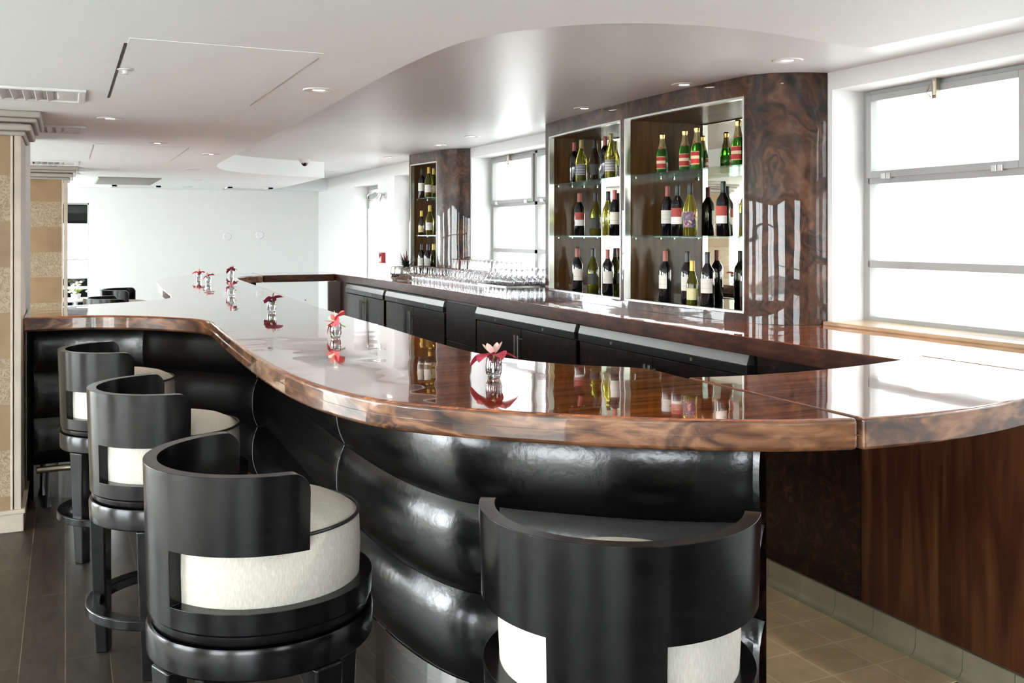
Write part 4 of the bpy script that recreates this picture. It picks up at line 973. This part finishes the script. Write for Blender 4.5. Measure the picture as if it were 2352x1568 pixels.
for k in range(30): box(bm, .345, .985, 11.68+.05*k, 11.70+.05*k, ZL-.015, ZL-.010)
fin('grille_slats', bm, M['grille'], r_, True)
for (x0, x1, y0, y1, lb) in ((.55, 1.15, 13.5, 13.9, 'white framed slot vent near the far wall, behind the grey grille'), (2.0, 2.6, 13.4, 13.8, 'white framed slot vent near the far right corner of the ceiling')):
    r_ = root('slot_vent', ((x0+x1)/2, (y0+y1)/2, ZL), lb, 'air vent')
    bm = NB(); box(bm, x0, x1, y0, y0+.06, ZL-.02, ZL); box(bm, x0, x1, y1-.06, y1, ZL-.02, ZL); box(bm, x0, x0+.06, y0, y1, ZL-.02, ZL); box(bm, x1-.06, x1, y0, y1, ZL-.02, ZL); fin('vent_frame', bm, M['white'], r_, True)
    bm = NB(); box(bm, x0+.05, x1-.05, y0+.05, y1-.05, ZL-.004, ZL); fin('vent_back', bm, M['grille'], r_, True)
r_ = root('dome_camera', (2.365, 10.42, ZC), 'small black security dome camera on the raised ceiling', 'security camera')
bm = NB(); lathe(bm, [(0, 0), (.058, 0), (.058, -.018), (.050, -.040), (.030, -.042)], 32); fin('housing', bm, M['white'], r_, smooth=40)
bm = NB(); lathe(bm, [(.038, -.036)]+[(.038*math.cos(t_), -.040-.038*math.sin(t_)) for t_ in [i*math.pi/16 for i in range(1, 9)]], 28); fin('dome', bm, M['g_dark'], r_, smooth=60)
r_ = root('sprinkler_head', (.21, 4.0, ZL), 'tiny white sprinkler head at the long dark ceiling joint', 'sprinkler')
bm = NB(); lathe(bm, [(.03, 0), (.03, -.004), (.010, -.008), (.008, -.018), (.014, -.022), (0, -.023)], 20); fin('head', bm, M['white'], r_, smooth=40)
# ================================================================ wall fittings
r_ = root('fire_alarm_box', (XW, 11.17, 1.21), 'small red fire alarm pull box on the white wall', 'fire alarm')
bm = NB(); box(bm, XW-.05, XW, 11.12, 11.22, 1.21, 1.335); fin('case', bm, M['red'], r_, True, bevel=.004)
bm = NB(); box(bm, XW-.053, XW-.05, 11.14, 11.20, 1.225, 1.265); box(bm, XW-.053, XW-.05, 11.13, 11.155, 1.265, 1.29); fin('white_panel', bm, M['white'], r_, True)
bm = NB(); box(bm, XW-.057, XW-.05, 11.14, 11.20, 1.285, 1.315); fin('pull_bar', bm, M['black'], r_, True)
r_ = root('wall_lamp', (XW, 11.1, 2.03), 'small chrome wall lamp on a bent loop arm between door and narrow window', 'wall lamp')
bm = NB(); tube(bm, [(XW, 11.1, 2.03), (XW-.02, 11.1, 2.03)], .03, 16); fin('wall_plate', bm, M['chrome'], r_, True, smooth=40)
bm = NB(); tube(bm, [(XW-.02, 11.1, 2.03), (XW-.06, 11.12, 2.05), (XW-.12, 11.17, 2.06), (XW-.17, 11.25, 2.04), (XW-.18, 11.31, 2.0), (XW-.14, 11.30, 1.97), (XW-.09, 11.22, 1.99), (XW-.07, 11.15, 2.03)], .007, 8); fin('loop_arm', bm, M['chrome'], r_, True, smooth=60)
bm = NB(); tube(bm, [(XW-.05, 11.1, 2.04), (XW-.07, 11.13, 1.96)], [.018, .012], 12); fin('lamp_head', bm, M['chrome'], r_, True, smooth=40)
for (x, z, lb) in ((2.62, 1.545, 'right round white cover plate on the far wall'), (2.15, 1.52, 'left round white cover plate on the far wall')):
    bm = NB(); lathe(bm, [(0, -.012), (.05, -.012), (.06, 0)], 28); bmesh.ops.rotate(bm, verts=bm.verts, cent=(0, 0, 0), matrix=Matrix.Rotation(math.radians(-90), 3, 'X'))
    o = fin('cover_plate', bm, M['white'], smooth=40); o.location = (x, YF, z); tag(o, lb, 'wall plate')
for (x, lb) in ((3.05, 'left white wall socket low on the far wall, seen under the far flap'), (3.3, 'right white wall socket low on the far wall, seen under the far flap')):
    r_ = root('wall_socket', (x, YF, .52), lb, 'socket')
    bm = NB(); box(bm, x-.035, x+.035, YF-.008, YF, .47, .585); fin('plate', bm, M['white'], r_, True, bevel=.003)
    bm = NB(); box(bm, x-.008, x+.008, YF-.010, YF-.007, .49, .505); box(bm, x-.008, x+.008, YF-.010, YF-.007, .55, .565); fin('sockets', bm, M['black'], r_, True)
# ================================================================ far end by the window
r_ = root('side_table', (.12, 13.2, 0), 'small round white side table by the far window', 'side table')
bm = NB(); lathe(bm, [(0, .72), (.26, .72), (.27, .735), (.26, .75), (0, .75)], 36); fin('table_top', bm, M['white'], r_, smooth=40)
bm = NB(); lathe(bm, [(0, 0), (.16, 0), (.16, .015), (.03, .03), (.025, .72), (0, .72)], 24); fin('pedestal', bm, M['white'], r_, smooth=40)
r_ = root('orchid_plant', (.12, 13.2, .75), 'white flowers in a low pot on the far side table', 'flowers')
bm = NB(); lathe(bm, [(0, 0.001), (.05, .001), (.06, .06), (.055, .06), (0, .05)], 24); fin('pot', bm, M['white'], r_, smooth=40)
bm = NB(); rp = random.Random(9)
for k in range(26):
    a = rp.uniform(0, 6.28); q = rp.uniform(.02, .13); z = rp.uniform(.07, .22)
    bmesh.ops.create_icosphere(bm, subdivisions=1, radius=.026, matrix=Matrix.Translation((q*math.cos(a), q*math.sin(a), z)) @ Matrix.Diagonal((1, 1, .6, 1)))
fin('blossoms', bm, M['whiteflower'], r_, smooth=80)
bm = NB()
for k in range(10):
    a = rp.uniform(0, 6.28); tube(bm, [(0, 0, .04), (.04*math.cos(a), .04*math.sin(a), .10), (.10*math.cos(a), .10*math.sin(a), .12)], [.008, .014, .003], 6)
fin('foliage', bm, M['stemgreen'], r_, smooth=60)
r_ = root('window_awning', (-.1, 15.9, 1.75), 'dark curved awning outside the far window', 'awning')
bm = NB(); ap = [(0, 2.02), (.25, 2.00), (.5, 1.92), (.62, 1.80), (.63, 1.74)]
v0 = [bm.verts.new((-.9, 15.7+a, z)) for a, z in ap]+[bm.verts.new((-.9, 15.7+a-.01, z-.02)) for a, z in ap[::-1]]; v1 = [bm.verts.new((.42, v_.co.y, v_.co.z)) for v_ in v0]
for i in range(len(v0)): bm.faces.new((v0[i], v1[i], v1[(i+1) % len(v0)], v0[(i+1) % len(v0)]))
bm.faces.new(v0); bm.faces.new(v1); fin('awning_cloth', bm, M['awning'], r_, True, smooth=40)
bm = NB(); box(bm, -.9, .42, 15.72, 15.76, 1.76, 2.03); fin('awning_frame', bm, M['awning'], r_, True)
r_ = root('slatted_bench', (-.1, 15.6, 0), 'dark slatted bench outside the far window', 'bench')
for z in (.20, .36, .52, .68, .84):
    bm = NB(); box(bm, -.9, .55, 15.6, 15.63, z-.06, z+.06); fin('slat', bm, M['awning'], r_, True)
for x in (-.9, -.2, .5):
    bm = NB(); box(bm, x, x+.05, 15.63, 15.68, 0, .9); fin('bench_leg', bm, M['awning'], r_, True)
bm = NB(); box(bm, -.9, .55, 15.15, 15.6, .42, .45); fin('bench_seat', bm, M['awning'], r_, True)
bm = NB(); box(bm, -12, 22, 14.76, 40, -.12, -.02); box(bm, 3.82, 22, -20, 14.76, -.12, -.02); box(bm, -22, -4.47, -20, 40, -.12, -.02); box(bm, -4.47, 3.82, -20, -3.47, -.12, -.02)
tag(fin('ground', bm, plain('pale_paving', (.5, .49, .47), .8)), kind='structure')
